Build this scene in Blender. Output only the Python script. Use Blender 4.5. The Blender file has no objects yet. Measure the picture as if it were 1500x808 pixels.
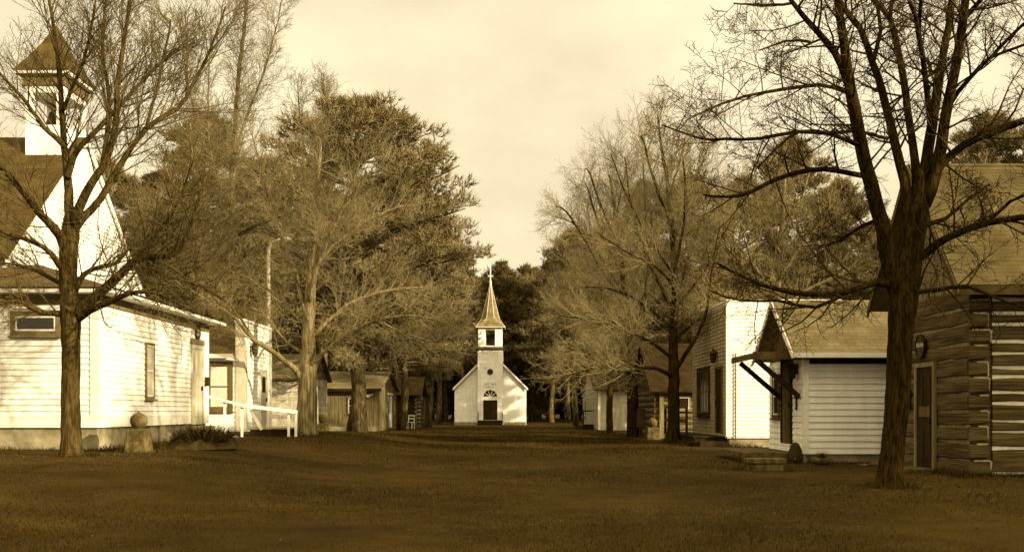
import bpy, math, random
import numpy as np
from mathutils import Vector, Matrix
R = math.radians
SC = bpy.context.scene
COL = SC.collection
F = 1500.0; CZ = 1.2; HOR = 600.0            # focal length (photo px), eye height, horizon row

# ------------------------------------------------------------------ camera, sky, sun, exposure
cam = bpy.data.cameras.new('camera'); cam_o = bpy.data.objects.new('camera', cam); COL.objects.link(cam_o)
cam_o.location = (0, 0, CZ); cam_o.rotation_euler = (R(90), 0, 0)
cam.sensor_width = 36; cam.lens = 36 * F / 1500; cam.shift_y = (HOR - 404) / 1500
cam.clip_end = 3000
SC.camera = cam_o
SUN_TO = Vector((0.83, -0.56, 0.0)).normalized(); SUN_EL = R(16.5)
SUN_TINT = (1.0, 0.86, 0.62); SKY_TINT = (1.0, 0.79, 0.46)
sun = bpy.data.lights.new('sun', 'SUN'); sun_o = bpy.data.objects.new('sun', sun); COL.objects.link(sun_o)
sun.energy = 5.0; sun.angle = R(0.6); sun.color = SUN_TINT
to = Vector((SUN_TO.x * math.cos(SUN_EL), SUN_TO.y * math.cos(SUN_EL), math.sin(SUN_EL)))
sun_o.rotation_euler = to.to_track_quat('Z', 'Y').to_euler(); sun_o.location = (30, -20, 40)
W = bpy.data.worlds.new('World'); SC.world = W; W.use_nodes = True
nt = W.node_tree; N = nt.nodes; L = nt.links; N.clear()
wo = N.new('ShaderNodeOutputWorld'); bg = N.new('ShaderNodeBackground'); bg.inputs[1].default_value = 0.1
sky = N.new('ShaderNodeTexSky'); sky.sky_type = 'NISHITA'; sky.sun_disc = False
sky.sun_elevation = SUN_EL; sky.sun_rotation = math.atan2(SUN_TO.x, SUN_TO.y)
bw = N.new('ShaderNodeRGBToBW'); L.new(sky.outputs[0], bw.inputs[0])
mul = N.new('ShaderNodeVectorMath'); mul.operation = 'SCALE'; mul.inputs[0].default_value = SKY_TINT
L.new(bw.outputs[0], mul.inputs['Scale'])
tc = N.new('ShaderNodeTexCoord'); mp = N.new('ShaderNodeMapping'); mp.inputs['Scale'].default_value = (1.5, 1.5, 2.7)
mp.inputs['Location'].default_value = (0.35, 0.2, 0.1)
L.new(tc.outputs['Generated'], mp.inputs[0])
nz = N.new('ShaderNodeTexNoise'); nz.inputs['Scale'].default_value = 2.0; nz.inputs['Detail'].default_value = 6; nz.inputs['Roughness'].default_value = 0.5
L.new(mp.outputs[0], nz.inputs[0])
cr = N.new('ShaderNodeValToRGB'); e = cr.color_ramp.elements
e[0].position = 0.40; e[0].color = (5.0, 4.12, 2.6, 1); e[1].position = 0.62; e[1].color = (6.8, 5.9, 3.85, 1)
m_ = cr.color_ramp.elements.new(0.5); m_.color = (5.8, 4.88, 3.15, 1)
L.new(nz.outputs[0], cr.inputs[0])
mx = N.new('ShaderNodeMixRGB'); mx.inputs[0].default_value = 0.9
L.new(mul.outputs[0], mx.inputs[1]); L.new(cr.outputs[0], mx.inputs[2])
sx = N.new('ShaderNodeSeparateXYZ'); L.new(tc.outputs['Generated'], sx.inputs[0])      # a clouded sky is brighter overhead than low down
zr = N.new('ShaderNodeMapRange'); zr.interpolation_type = 'SMOOTHSTEP'; zr.inputs[1].default_value = .36; zr.inputs[2].default_value = .8; zr.inputs[3].default_value = 1; zr.inputs[4].default_value = 2.2
L.new(sx.outputs[2], zr.inputs[0]); zm = N.new('ShaderNodeVectorMath'); zm.operation = 'SCALE'; L.new(mx.outputs[0], zm.inputs[0]); L.new(zr.outputs[0], zm.inputs['Scale'])
dt = N.new('ShaderNodeVectorMath'); dt.operation = 'DOT_PRODUCT'; L.new(tc.outputs['Generated'], dt.inputs[0]); dt.inputs[1].default_value = to      # and brighter round the sun, behind the viewer
dr = N.new('ShaderNodeMapRange'); dr.interpolation_type = 'SMOOTHSTEP'; dr.inputs[1].default_value = .0; dr.inputs[2].default_value = .95; dr.inputs[3].default_value = 1; dr.inputs[4].default_value = 2.2
L.new(dt.outputs['Value'], dr.inputs[0]); zn = N.new('ShaderNodeVectorMath'); zn.operation = 'SCALE'; L.new(zm.outputs[0], zn.inputs[0]); L.new(dr.outputs[0], zn.inputs['Scale'])
L.new(zn.outputs[0], bg.inputs[0]); L.new(bg.outputs[0], wo.inputs[0])
SC.view_settings.view_transform = 'Standard'; SC.view_settings.look = 'None'
SC.view_settings.exposure = 0.85; SC.view_settings.gamma = 1.0; SC.view_settings.use_curve_mapping = False
SC.cycles.max_bounces = 5; SC.cycles.diffuse_bounces = 3; SC.cycles.glossy_bounces = 2
SC.cycles.use_denoising = True; SC.cycles.use_adaptive_sampling = False

# ------------------------------------------------------------------ materials (sepia print: every pigment lies on one brown scale)
def sep(l):
    ks = [(.012, .53, .06), (.03, .60, .11), (.06, .67, .17), (.12, .74, .26), (.25, .82, .42), (.45, .90, .62), (.8, .96, .82)]
    x = math.log(max(l, .012))
    for (a, g0, b0), (c, g1, b1) in zip(ks, ks[1:]):
        if l <= c or c == .8:
            t = min(1, max(0, (x - math.log(a)) / (math.log(c) - math.log(a))))
            g = g0 + (g1 - g0) * t; b = b0 + (b1 - b0) * t
            break
    k = 1 + .22 * (1 - g) * 2
    return (min(.92, l * k), min(.92, l * k * g), min(.92, l * k * b), 1)

def mat(name, lo, hi, scale=4, coord='Object', stretch=(1, 1, 1), rough=.8, bump=.0, bscale=None, detail=6, spec=.08, kind=None, kp=None, metal=0, contrast=(.3, .7), stain=None):
    m = bpy.data.materials.new(name); m.use_nodes = True
    n = m.node_tree.nodes; l = m.node_tree.links
    b = n['Principled BSDF']; b.inputs['Roughness'].default_value = rough
    b.inputs['Specular IOR Level'].default_value = spec; b.inputs['Metallic'].default_value = metal
    t = n.new('ShaderNodeTexCoord'); mpn = n.new('ShaderNodeMapping'); mpn.inputs['Scale'].default_value = stretch
    l.new(t.outputs['UV' if coord == 'UV' else 'Object'], mpn.inputs[0])
    z = n.new('ShaderNodeTexNoise'); z.inputs['Scale'].default_value = scale; z.inputs['Detail'].default_value = detail
    l.new(mpn.outputs[0], z.inputs[0])
    r = n.new('ShaderNodeValToRGB'); r.color_ramp.elements[0].position = contrast[0]; r.color_ramp.elements[1].position = contrast[1]
    r.color_ramp.elements[0].color = sep(lo); r.color_ramp.elements[1].color = sep(hi)
    l.new(z.outputs[0], r.inputs[0]); colour = r.outputs[0]; height = z.outputs[0]
    if kind == 'brick':      # shingles, stone courses
        bt = n.new('ShaderNodeTexBrick'); bw_, rh, mort, off, c1, c2, cm = kp
        bt.inputs['Scale'].default_value = 1; bt.inputs['Brick Width'].default_value = bw_; bt.inputs['Row Height'].default_value = rh
        bt.inputs['Mortar Size'].default_value = mort; bt.offset = off
        bt.inputs['Color1'].default_value = (c1, c1, c1, 1); bt.inputs['Color2'].default_value = (c2, c2, c2, 1); bt.inputs['Mortar'].default_value = (cm, cm, cm, 1)
        l.new(t.outputs['UV'], bt.inputs[0])
        mm = n.new('ShaderNodeMixRGB'); mm.blend_type = 'MULTIPLY'; mm.inputs[0].default_value = 1
        l.new(colour, mm.inputs[1]); l.new(bt.outputs[0], mm.inputs[2]); colour = mm.outputs[0]
        sub = n.new('ShaderNodeMath'); sub.operation = 'MULTIPLY_ADD'; sub.inputs[1].default_value = -.6
        l.new(bt.outputs['Fac'], sub.inputs[0]); l.new(z.outputs[0], sub.inputs[2]); height = sub.outputs[0]
    if kind == 'grain' or stain:      # checks and cracks along the wood; weather streaks on paint
        kp = stain or kp
        mg = n.new('ShaderNodeMapping'); mg.inputs['Scale'].default_value = kp[0]; l.new(t.outputs['Object'], mg.inputs[0])
        z2 = n.new('ShaderNodeTexNoise'); z2.inputs['Scale'].default_value = kp[1]; z2.inputs['Detail'].default_value = 8; l.new(mg.outputs[0], z2.inputs[0])
        r2 = n.new('ShaderNodeValToRGB'); r2.color_ramp.elements[0].position = .4; r2.color_ramp.elements[1].position = .56
        r2.color_ramp.elements[0].color = (kp[2],) * 3 + (1,); r2.color_ramp.elements[1].color = (1, 1, 1, 1); l.new(z2.outputs[0], r2.inputs[0])
        mm = n.new('ShaderNodeMixRGB'); mm.blend_type = 'MULTIPLY'; mm.inputs[0].default_value = 1
        l.new(colour, mm.inputs[1]); l.new(r2.outputs[0], mm.inputs[2]); colour = mm.outputs[0]; height = z2.outputs[0]
    if kind == 'blotch':     # big soft stains with a shape of their own
        z2 = n.new('ShaderNodeTexNoise'); z2.inputs['Scale'].default_value = kp[0]; z2.inputs['Detail'].default_value = 4
        l.new(t.outputs['Object'], z2.inputs[0])
        r2 = n.new('ShaderNodeValToRGB'); r2.color_ramp.elements[0].position = .35; r2.color_ramp.elements[1].position = .62
        r2.color_ramp.elements[0].color = (kp[1],) * 3 + (1,); r2.color_ramp.elements[1].color = (kp[2],) * 3 + (1,)
        l.new(z2.outputs[0], r2.inputs[0])
        mm = n.new('ShaderNodeMixRGB'); mm.blend_type = 'MULTIPLY'; mm.inputs[0].default_value = 1
        l.new(colour, mm.inputs[1]); l.new(r2.outputs[0], mm.inputs[2]); colour = mm.outputs[0]
    l.new(colour, b.inputs['Base Color'])
    if bump:
        bm_ = n.new('ShaderNodeBump'); bm_.inputs['Strength'].default_value = bump; bm_.inputs['Distance'].default_value = .03
        if bscale:
            z3 = n.new('ShaderNodeTexNoise'); z3.inputs['Scale'].default_value = bscale; z3.inputs['Detail'].default_value = 5
            l.new(mpn.outputs[0], z3.inputs[0]); height = z3.outputs[0]
        l.new(height, bm_.inputs['Height']); l.new(bm_.outputs[0], b.inputs['Normal'])
    return m

M = {}
M['white'] = mat('white_paint', .7, .82, 2.2, rough=.6, bump=.06, kind='brick', kp=(2.7, .118, .001, .37, .9, 1.0, .85), stain=((2.2, 2.2, .35), 2.5, .93))
M['white2'] = mat('old_white_paint', .64, .78, 2.5, rough=.7, bump=.1, bscale=25, kind='brick', kp=(2.7, .125, .001, .37, .9, 1.0, .85))
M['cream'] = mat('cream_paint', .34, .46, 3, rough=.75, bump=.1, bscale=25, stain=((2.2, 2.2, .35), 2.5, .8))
M['trim'] = mat('white_trim', .6, .72, 5, rough=.55, bump=.05)
M['greytrim'] = mat('grey_trim', .1, .16, 6, rough=.7, bump=.1)
M['darkwood'] = mat('dark_wood', .010, .028, 6, stretch=(1, 1, .15), rough=.8, bump=.2)
M['brownwood'] = mat('brown_wood', .05, .1, 6, stretch=(1, 1, .12), rough=.8, bump=.25)
M['board'] = mat('weathered_boards', .12, .22, 3, stretch=(3, 3, .25), rough=.9, bump=.25, kind='grain', kp=((7, 7, .4), 2, .75))
M['log'] = mat('hewn_log', .04, .13, 1.6, stretch=(.35, .35, 3.0), rough=.9, bump=.6, contrast=(.3, .72), kind='grain', kp=((.45, .45, 13), 2.2, .5))
M['logdark'] = mat('dark_log', .02, .055, 3, stretch=(.5, .5, 5), rough=.85, bump=.6, kind='grain', kp=((.6, .6, 9), 3, .5))
M['mortar'] = mat('crumbling_mortar', .16, .42, 11, rough=.95, bump=.5)
M['chink'] = mat('lime_chinking', .46, .68, 6, rough=.9, bump=.4)
M['roof'] = mat('light_shingles', .15, .23, 2.2, coord='UV', rough=.95, bump=.25, kind='brick', kp=(.33, .14, .008, .5, .82, 1.06, .6), stain=((1, 1, 1), 1.1, .8))
M['roofworn'] = mat('worn_shingles', .11, .18, 2.2, coord='UV', rough=.95, bump=.3, kind='brick', kp=(.33, .14, .006, .5, .86, 1.05, .75), stain=((1, 1, 1), 1.3, .8))
M['roofmoss'] = mat('mossy_dark_shingles', .014, .032, 2.2, coord='UV', rough=.95, bump=.3, kind='brick', kp=(.33, .15, .008, .5, .78, 1.08, .6))  # near-black base colour stands for tree shade on these roofs
M['tan'] = mat('tan_paint', .2, .3, 3, rough=.8, bump=.1, bscale=25, stain=((2.2, 2.2, .35), 2.5, .8))  # tan paint darkened for the shade on the shop's street side
M['roofdark'] = mat('dark_shingles', .035, .07, 2.2, coord='UV', rough=.95, bump=.3, kind='brick', kp=(.33, .15, .008, .5, .78, 1.08, .6))
M['roofmid'] = mat('grey_shingles', .042, .08, 2.2, coord='UV', rough=.95, bump=.25, kind='brick', kp=(.33, .15, .007, .5, .85, 1.05, .7))
M['concrete'] = mat('concrete', .2, .33, 5, rough=.9, bump=.2, kind='blotch', kp=(1.5, .6, 1.0))
M['stone'] = mat('field_stone', .05, .13, 9, rough=.95, bump=.6, kind='blotch', kp=(4, .6, 1.0))
M['rubble'] = mat('stone_courses', .3, .5, 5, coord='UV', rough=.95, bump=.5, kind='brick', kp=(.5, .24, .025, .4, .7, 1.1, 1.15))
M['glass'] = mat('dark_glass', .012, .02, 3, rough=.08, spec=.6)
M['curtain'] = mat('window_with_blind', .42, .6, 1.5, rough=.25, spec=.6)  # pale pane colour stands for bright reflection in the glass
M['black'] = mat('black_iron', .012, .03, 8, rough=.5, bump=.1)
M['signwood'] = mat('sign_wood', .025, .05, 8, rough=.6, bump=.1)
M['signpaint'] = mat('sign_lettering', .45, .6, 20, rough=.7)
M['galv'] = mat('pale_metal', .24, .36, 12, stretch=(1, 1, .6), rough=.6, bump=.05, contrast=(.35, .6))
M['bark'] = mat('bark', .012, .042, 12, stretch=(1, 1, .2), rough=1, bump=1.0, detail=10, spec=.03, kind='grain', kp=((10, 10, 1.7), 3.2, .4))
M['barkgrey'] = mat('grey_bark', .028, .08, 12, stretch=(1, 1, .2), rough=1, bump=1.0, detail=10, spec=.03, kind='grain', kp=((10, 10, 1.7), 3.2, .5))  # bark colour lightened for the flare haze over the left side
M['barkpale'] = mat('pale_bark', .08, .2, 7, stretch=(1, 1, .2), rough=1, bump=.9, detail=10, kind='grain', kp=((5, 5, .8), 3, .5))
M['twigdark'] = mat('dark_twigs', .02, .05, 3, rough=.95)
M['twigmid'] = mat('grey_twigs', .05, .11, 2, rough=.95)
M['twig'] = mat('twigs', .1, .21, 1.2, rough=.95)
M['barkpine'] = mat('pine_bark', .04, .14, 4, stretch=(1, 1, .35), rough=1, bump=.9, kind='grain', kp=((4, 4, 1), 3, .45))
M['pine'] = mat('pine_needles', .1, .2, .9, rough=.7, contrast=(.3, .7))
M['pine2'] = mat('dark_pine_needles', .05, .11, .9, rough=.7, contrast=(.3, .7))
M['brush'] = mat('brush', .03, .075, 4, rough=.9)
M['leaf'] = mat('fallen_leaves', .025, .085, 3, rough=.95)
M['gravel'] = mat('gravel', .035, .07, 25, rough=.95, bump=.6, kind='blotch', kp=(2, .6, 1.1))
M['grassblade'] = mat('grass_blades', .028, .05, .5, rough=.95, spec=.03, kind='blotch', kp=(.3, .6, 1.15))
M['ground'] = mat('lawn', .026, .042, 1.4, rough=1, bump=.4, bscale=22, detail=10, spec=.02, kind='blotch', kp=(.22, .62, 1.15))

# ------------------------------------------------------------------ helpers
def smooth(a, b, x):
    t = min(1, max(0, (x - a) / (b - a))); return t * t * (3 - 2 * t)
def gz(x, y):
    left = smooth(-2.0, -7.0, x) if x < -2 else 0
    z = .38 * left * smooth(8, 16, y) * (1 - smooth(35, 50, y))
    z -= .32 * smooth(55, 105, y)
    z += .03 * math.sin(x * .55 + 1.3) * math.sin(y * .31 + .4) * smooth(3, 8, y) * (1 - smooth(45, 70, y))
    return z
def P(px, py, d):
    return Vector(((px - 750) / F * d, d, CZ - (py - HOR) / F * d))
def tag(o, label, cat, group=None, kind=None):
    o['label'] = label; o['category'] = cat
    if group: o['group'] = group
    if kind: o['kind'] = kind
    return o
def thing(name, loc, label, cat, group=None):
    o = bpy.data.objects.new(name, None); COL.objects.link(o); o.location = loc; o.empty_display_size = .2
    return tag(o, label, cat, group)
def origin(o):
    v = Vector((0, 0, 0))
    while o is not None: v += Vector(o.location); o = o.parent
    return v
def set_uv(me):
    n = len(me.loops)
    if not n: return
    co = np.empty(len(me.vertices) * 3, 'f'); me.vertices.foreach_get('co', co); co = co.reshape(-1, 3)
    vi = np.empty(n, 'i'); me.loops.foreach_get('vertex_index', vi)
    nor = np.empty(len(me.polygons) * 3, 'f'); me.polygons.foreach_get('normal', nor); nor = nor.reshape(-1, 3)
    tot = np.empty(len(me.polygons), 'i'); me.polygons.foreach_get('loop_total', tot)
    fn = np.repeat(nor, tot, axis=0)
    u = np.stack([-fn[:, 1], fn[:, 0], np.zeros(n)], 1); ul = np.linalg.norm(u, axis=1)
    flat = ul < .08
    u[flat] = (1, 0, 0); ul[flat] = 1; u /= ul[:, None]
    v = np.cross(fn, u); p = co[vi]
    uv = np.stack([(p * u).sum(1), (p * v).sum(1)], 1).astype('f')
    lay = me.uv_layers.new(name='UVMap'); lay.data.foreach_set('uv', uv.ravel())

class MB:
    def __init__(s): s.v = []; s.f = []
    def add(s, vs, fs):
        b = len(s.v); s.v += [tuple(p) for p in vs]; s.f += [tuple(b + i for i in q) for q in fs]
    def hexa(s, a):          # 8 points: bottom ring 0-3, top ring 4-7
        s.add(a, [(3, 2, 1, 0), (4, 5, 6, 7), (0, 1, 5, 4), (1, 2, 6, 5), (2, 3, 7, 6), (3, 0, 4, 7)]); return s
    def box(s, x0, x1, y0, y1, z0, z1):
        return s.hexa([(x0, y0, z0), (x1, y0, z0), (x1, y1, z0), (x0, y1, z0), (x0, y0, z1), (x1, y0, z1), (x1, y1, z1), (x0, y1, z1)])
    def prism(s, poly, off):   # planar polygon swept by a vector
        n = len(poly); a = [Vector(p) for p in poly]; o = Vector(off)
        nrm = (a[1] - a[0]).cross(a[2] - a[1])
        if nrm.dot(o) > 0: a = a[::-1]
        s.add(a + [p + o for p in a], [tuple(range(n)), tuple(range(2 * n - 1, n - 1, -1))] + [(i, n + i, n + (i + 1) % n, (i + 1) % n) for i in range(n)]); return s
    def bar(s, a, b, w, h=None):
        a = Vector(a); b = Vector(b); h = h or w; d = (b - a).normalized()
        u = d.cross(Vector((0, 0, 1)))
        u = Vector((1, 0, 0)) if u.length < .02 else u.normalized()
        v = u.cross(d).normalized(); u = u * w / 2; v = v * h / 2
        r = lambda c: [c - u - v, c + u - v, c + u + v, c - u + v]
        q = r(a) + r(b)
        s.add(q, [(0, 1, 2, 3), (7, 6, 5, 4), (0, 4, 5, 1), (1, 5, 6, 2), (2, 6, 7, 3), (3, 7, 4, 0)]); return s
    def tube(s, pts, rad, k=8, cap=True, rough=0, rng=None):
        pts = [Vector(p) for p in pts]; n = len(pts); vs = []; u = None
        for i, p in enumerate(pts):
            d = (pts[min(i + 1, n - 1)] - pts[max(i - 1, 0)]).normalized()
            if u is None: u = d.orthogonal().normalized()
            u = (u - d * u.dot(d)).normalized(); w = d.cross(u)
            if rng and k > 9 and i == 0: ridge = [rng.uniform(-1, 1) for _ in range(k)]
            for j in range(k):
                a = 2 * math.pi * j / k; rr = rad[i] * (1 + (rng.uniform(-rough, rough) if rng else 0))
                if rng and k > 9:
                    if rng.random() < .12: ridge[j] = rng.uniform(-1, 1)
                    rr *= 1 + ridge[j] * .05 * (1 + 4 * math.exp(-i / 1.6))
                vs.append(p + (u * math.cos(a) + w * math.sin(a)) * rr)
        fs = [(i * k + j, i * k + (j + 1) % k, (i + 1) * k + (j + 1) % k, (i + 1) * k + j) for i in range(n - 1) for j in range(k)]
        if cap: fs += [tuple(range(k - 1, -1, -1)), tuple(range((n - 1) * k, n * k))]
        s.add(vs, fs); return s
    def lathe(s, c, prof, k=20):
        c = Vector(c); n = len(prof)
        vs = [c + Vector((r * math.cos(2 * math.pi * j / k), r * math.sin(2 * math.pi * j / k), z)) for r, z in prof for j in range(k)]
        fs = [(i * k + j, i * k + (j + 1) % k, (i + 1) * k + (j + 1) % k, (i + 1) * k + j) for i in range(n - 1) for j in range(k)]
        s.add(vs, fs + [tuple(range(k - 1, -1, -1)), tuple(range((n - 1) * k, n * k))]); return s
    def build(s, name, m, parent=None, bevel=0, smooth_=False, loc=None):
        o0 = origin(parent) if parent else Vector(loc or (0, 0, 0))
        me = bpy.data.meshes.new(name)
        me.from_pydata([(x - o0.x, y - o0.y, z - o0.z) for x, y, z in s.v], [], s.f); me.update(); set_uv(me)
        me.materials.append(M[m] if isinstance(m, str) else m)
        if smooth_: me.polygons.foreach_set('use_smooth', [True] * len(me.polygons))
        o = bpy.data.objects.new(name, me); COL.objects.link(o)
        if parent: o.parent = parent
        else: o.location = o0
        if bevel:
            b = o.modifiers.new('bevel', 'BEVEL'); b.width = bevel; b.segments = 2; b.limit_method = 'ANGLE'
        return o

RB = random.Random(5)
def clap(mb, a, b, z0, z1, ex=.11, out=None, span=None):
    """lapped boards on a wall whose foot runs a -> b (outward normal = right of a->b unless given)"""
    a = Vector((a[0], a[1], 0)); b = Vector((b[0], b[1], 0)); d = (b - a); n = Vector((d.y, -d.x, 0)).normalized() if out is None else Vector((out[0], out[1], 0))
    k = max(1, round((z1 - z0) / ex)); ex = (z1 - z0) / k
    for i in range(k):
        zb = z0 + i * ex; zt = zb + ex
        t0, t1 = span(zb) if span else (0, 1); u0, u1 = span(zt) if span else (0, 1)
        if t1 - t0 < .01: continue
        j = RB.uniform(-.0025, .0025); lo = .025 + j; hi = .004
        p = [a + d * t0 + n * lo, a + d * t1 + n * lo, a + d * u1 + n * hi, a + d * u0 + n * hi, a + d * t0, a + d * t1]
        z = [zb, zb, zt, zt, zb, zb]
        mb.add([(q.x, q.y, zz) for q, zz in zip(p, z)], [(0, 1, 2, 3), (4, 5, 1, 0)])
def roof(mb, e0, e1, r1, r0, th=.06, courses=0):
    """roof plane from eave e0-e1 to ridge r0-r1, a slab with stepped courses"""
    e0, e1, r1, r0 = map(Vector, (e0, e1, r1, r0)); n = (e1 - e0).cross(r0 - e0).normalized()
    if n.z < 0: n = -n
    mb.hexa([e0 - n * th, e1 - n * th, r1 - n * th, r0 - n * th, e0, e1, r1, r0])
    courses = int(courses * 1.7)
    for i in range(courses):
        t0 = i / courses; t1 = (i + 1) / courses; q = lambda A, B, t: A + (B - A) * t
        a, b, c, d = q(e0, r0, t0), q(e1, r1, t0), q(e1, r1, t1), q(e0, r0, t1)
        mb.add([a + n * .007, b + n * .007, c + n * .004, d + n * .004, a + n * .001, b + n * .001], [(0, 1, 2, 3), (4, 5, 1, 0)])
def window(parent, c, u, n, w, h, frame='trim', pane='glass', fw=.09, bars=(0, 1), proud=.05, sill=True, label=None, mull='trim'):
    proud = max(proud, .06)
    """window centred at c on a wall; u along the wall, n outward; the frame is the part, its pane and sash are sub-parts"""
    c = Vector(c); u = Vector(u); n = Vector(n); z = Vector((0, 0, 1))
    def blk(mb, a0, a1, b0, b1, d0, d1):
        mb.hexa([c + u * x + z * y + n * d for (y, x, d) in [(b0, a0, d1), (b0, a1, d1), (b0, a1, d0), (b0, a0, d0), (b1, a0, d1), (b1, a1, d1), (b1, a1, d0), (b1, a0, d0)]])
    f = MB(); W2, H2 = w / 2, h / 2
    blk(f, -W2 - fw, -W2, -H2 - fw, H2 + fw, 0, proud); blk(f, W2, W2 + fw, -H2 - fw, H2 + fw, 0, proud)
    blk(f, -W2, W2, H2, H2 + fw, 0, proud - .002); blk(f, -W2, W2, -H2 - fw, -H2, 0, proud - .002)
    if sill: blk(f, -W2 - fw - .03, W2 + fw + .03, -H2 - fw - .04, -H2 - fw, 0, proud + .05)
    fo = f.build('window', frame, parent, bevel=.004)
    if label: fo['label'] = label
    p = MB(); blk(p, -W2, W2, -H2, H2, .0, .034); p.build('pane', pane, fo)
    g = MB(); t = .02
    for i in range(bars[0]): x = -W2 + w * (i + 1) / (bars[0] + 1); blk(g, x - t, x + t, -H2, H2, .034, .046)
    for i in range(bars[1]): y = -H2 + h * (i + 1) / (bars[1] + 1); blk(g, -W2, W2, y - t, y + t, .034, .048)
    blk(g, -W2, -W2 + .035, -H2, H2, .034, .05); blk(g, W2 - .035, W2, -H2, H2, .034, .05)
    blk(g, -W2 + .035, W2 - .035, H2 - .035, H2, .034, .05); blk(g, -W2 + .035, W2 - .035, -H2, -H2 + .035, .034, .05)
    g.build('sash', mull, fo)
    return fo
def door(parent, c, u, n, w, h, leaf='darkwood', frame='trim', fw=.1, panels=True, lintel=None, proud=.062, glazed=False):
    """door leaf with its foot centre at c"""
    c = Vector(c); u = Vector(u); n = Vector(n); z = Vector((0, 0, 1))
    def blk(mb, a0, a1, b0, b1, d0, d1):
        mb.hexa([c + u * x + z * y + n * d for (y, x, d) in [(b0, a0, d1), (b0, a1, d1), (b0, a1, d0), (b0, a0, d0), (b1, a0, d1), (b1, a1, d1), (b1, a1, d0), (b1, a0, d0)]])
    l = MB(); W2 = w / 2; blk(l, -W2, W2, 0, h, 0, .036)
    if panels:
        for x0, x1 in ((-W2 + .1, -.05), (.05, W2 - .1)):
            for y0, y1 in ((.2, .42 * h), (.5 * h, h - .15)): blk(l, x0, x1, y0, y1, .036, .046)
    lo = l.build('door', leaf, parent, bevel=.004)
    f = MB(); blk(f, -W2 - fw, -W2, 0, h + fw, 0, proud); blk(f, W2, W2 + fw, 0, h + fw, 0, proud); blk(f, -W2, W2, h, h + fw, 0, proud - .002)
    if lintel: blk(f, -W2 - fw - .02, W2 + fw + .02, h + fw, h + fw + .05, 0, proud + .03)
    f.build('frame', frame, lo, bevel=.004)
    k = MB(); blk(k, W2 - .1, W2 - .06, h * .45, h * .45 + .12, .036, .085); k.build('handle', 'black', lo, bevel=.006)
    if glazed:
        g = MB(); blk(g, -W2 + .14, W2 - .14, h * .52, h * .62, .037, .05); g.build('notice', 'brownwood', lo)
    return lo

# ------------------------------------------------------------------ the ground
def axis(vals):
    out = []
    for a, b, st in vals: out += list(np.arange(a, b, st))
    return out + [vals[-1][1]]
gx = axis([(-1500, -100, 200), (-100, -24, 12), (-24, 24, .6), (24, 100, 12), (100, 1500, 200)])
gy = axis([(-600, -60, 90), (-60, 0, 6), (0, 60, .8), (60, 140, 3), (140, 1700, 120)])
g = MB(); g.v = [(x, y, gz(x, y)) for y in gy for x in gx]; nx = len(gx)
g.f = [(j * nx + i, j * nx + i + 1, (j + 1) * nx + i + 1, (j + 1) * nx + i) for j in range(len(gy) - 1) for i in range(nx - 1)]
go = g.build('lawn', 'ground', smooth_=True); go['kind'] = 'structure'
# ------------------------------------------------------------------ left: schoolhouse with its low wing and belfry
T = thing('schoolhouse', (-12, 24.5, .4), 'white clapboard schoolhouse with an open belfry and a low hip-roofed wing', 'schoolhouse')
w = MB(); w.box(-13.4, -8.4, 20.8, 28.25, .84, 3.52)
clap(w, (-13.4, 20.8), (-8.4, 20.8), 1.06, 3.34, .118); clap(w, (-8.4, 20.8), (-8.4, 28.25), 1.06, 3.34, .118); clap(w, (-8.4, 28.25), (-12, 28.25), .84, 3.34, .118)
w.build('wing_wall', 'white', T)
w = MB()
w.box(-13.42, -8.37, 20.77, 20.798, .84, 1.055); w.box(-8.398, -8.37, 20.80, 28.28, .84, 1.055)                 # water table
w.box(-8.56, -8.365, 20.765, 20.798, 1.057, 3.33); w.box(-8.398, -8.366, 20.80, 20.95, 1.057, 3.33)
w.box(-8.398, -8.366, 28.1, 28.28, 1.057, 3.33)
w.build('corner_board', 'trim', T, bevel=.004)
w = MB(); w.box(-13.42, -8.36, 20.76, 20.797, 3.34, 3.5); w.box(-8.397, -8.36, 20.80, 28.28, 3.34, 3.5); w.build('frieze', 'greytrim', T)
w = MB(); w.box(-13.3, -8.44, 20.84, 28.2, .1, .84); w.build('foundation', 'concrete', T)
w = MB(); w.box(-13.75, -7.98, 20.38, 28.6, 3.54, 3.62); w.build('eave', 'trim', T, bevel=.01)
w = MB(); a, b, c, d = (-13.8, 20.33, 3.64), (-7.93, 20.33, 3.64), (-7.93, 28.65, 3.64), (-13.8, 28.65, 3.64); p, q = (-10.75, 23.2, 4.5), (-10.75, 25.9, 4.5)
for f in ((a, b, p), (b, c, q, p), (c, d, q), (d, a, p, q)):
    w.add(f, [tuple(range(len(f)))])
w.build('wing_roof', 'roofmid', T)
window(T, (-9.66, 20.8, 2.95), (1, 0, 0), (0, -1, 0), .82, .30, frame='greytrim', fw=.1, bars=(0, 0), proud=.06, label='wide low window with dark glass')
window(T, (-8.4, 23.65, 2.1), (0, 1, 0), (1, 0, 0), .42, 1.18, frame='greytrim', pane='curtain', fw=.06, bars=(0, 1), proud=.05, label='tall narrow window with a pale blind')
dl = door(T, (-8.4, 27.22, .82), (0, 1, 0), (1, 0, 0), .84, 2.0, leaf='cream', frame='cream', lintel=False)
w = MB(); w.box(-8.398, -8.33, 26.66, 27.78, 2.93, 3.07); w.build('lintel', 'greytrim', dl, bevel=.005)
w = MB(); w.box(-8.4, -7.75, 26.6, 27.9, .3, .56); w.box(-8.4, -8.06, 26.7, 27.8, .56, .78); w.build('step', 'concrete', T, bevel=.02)
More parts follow.
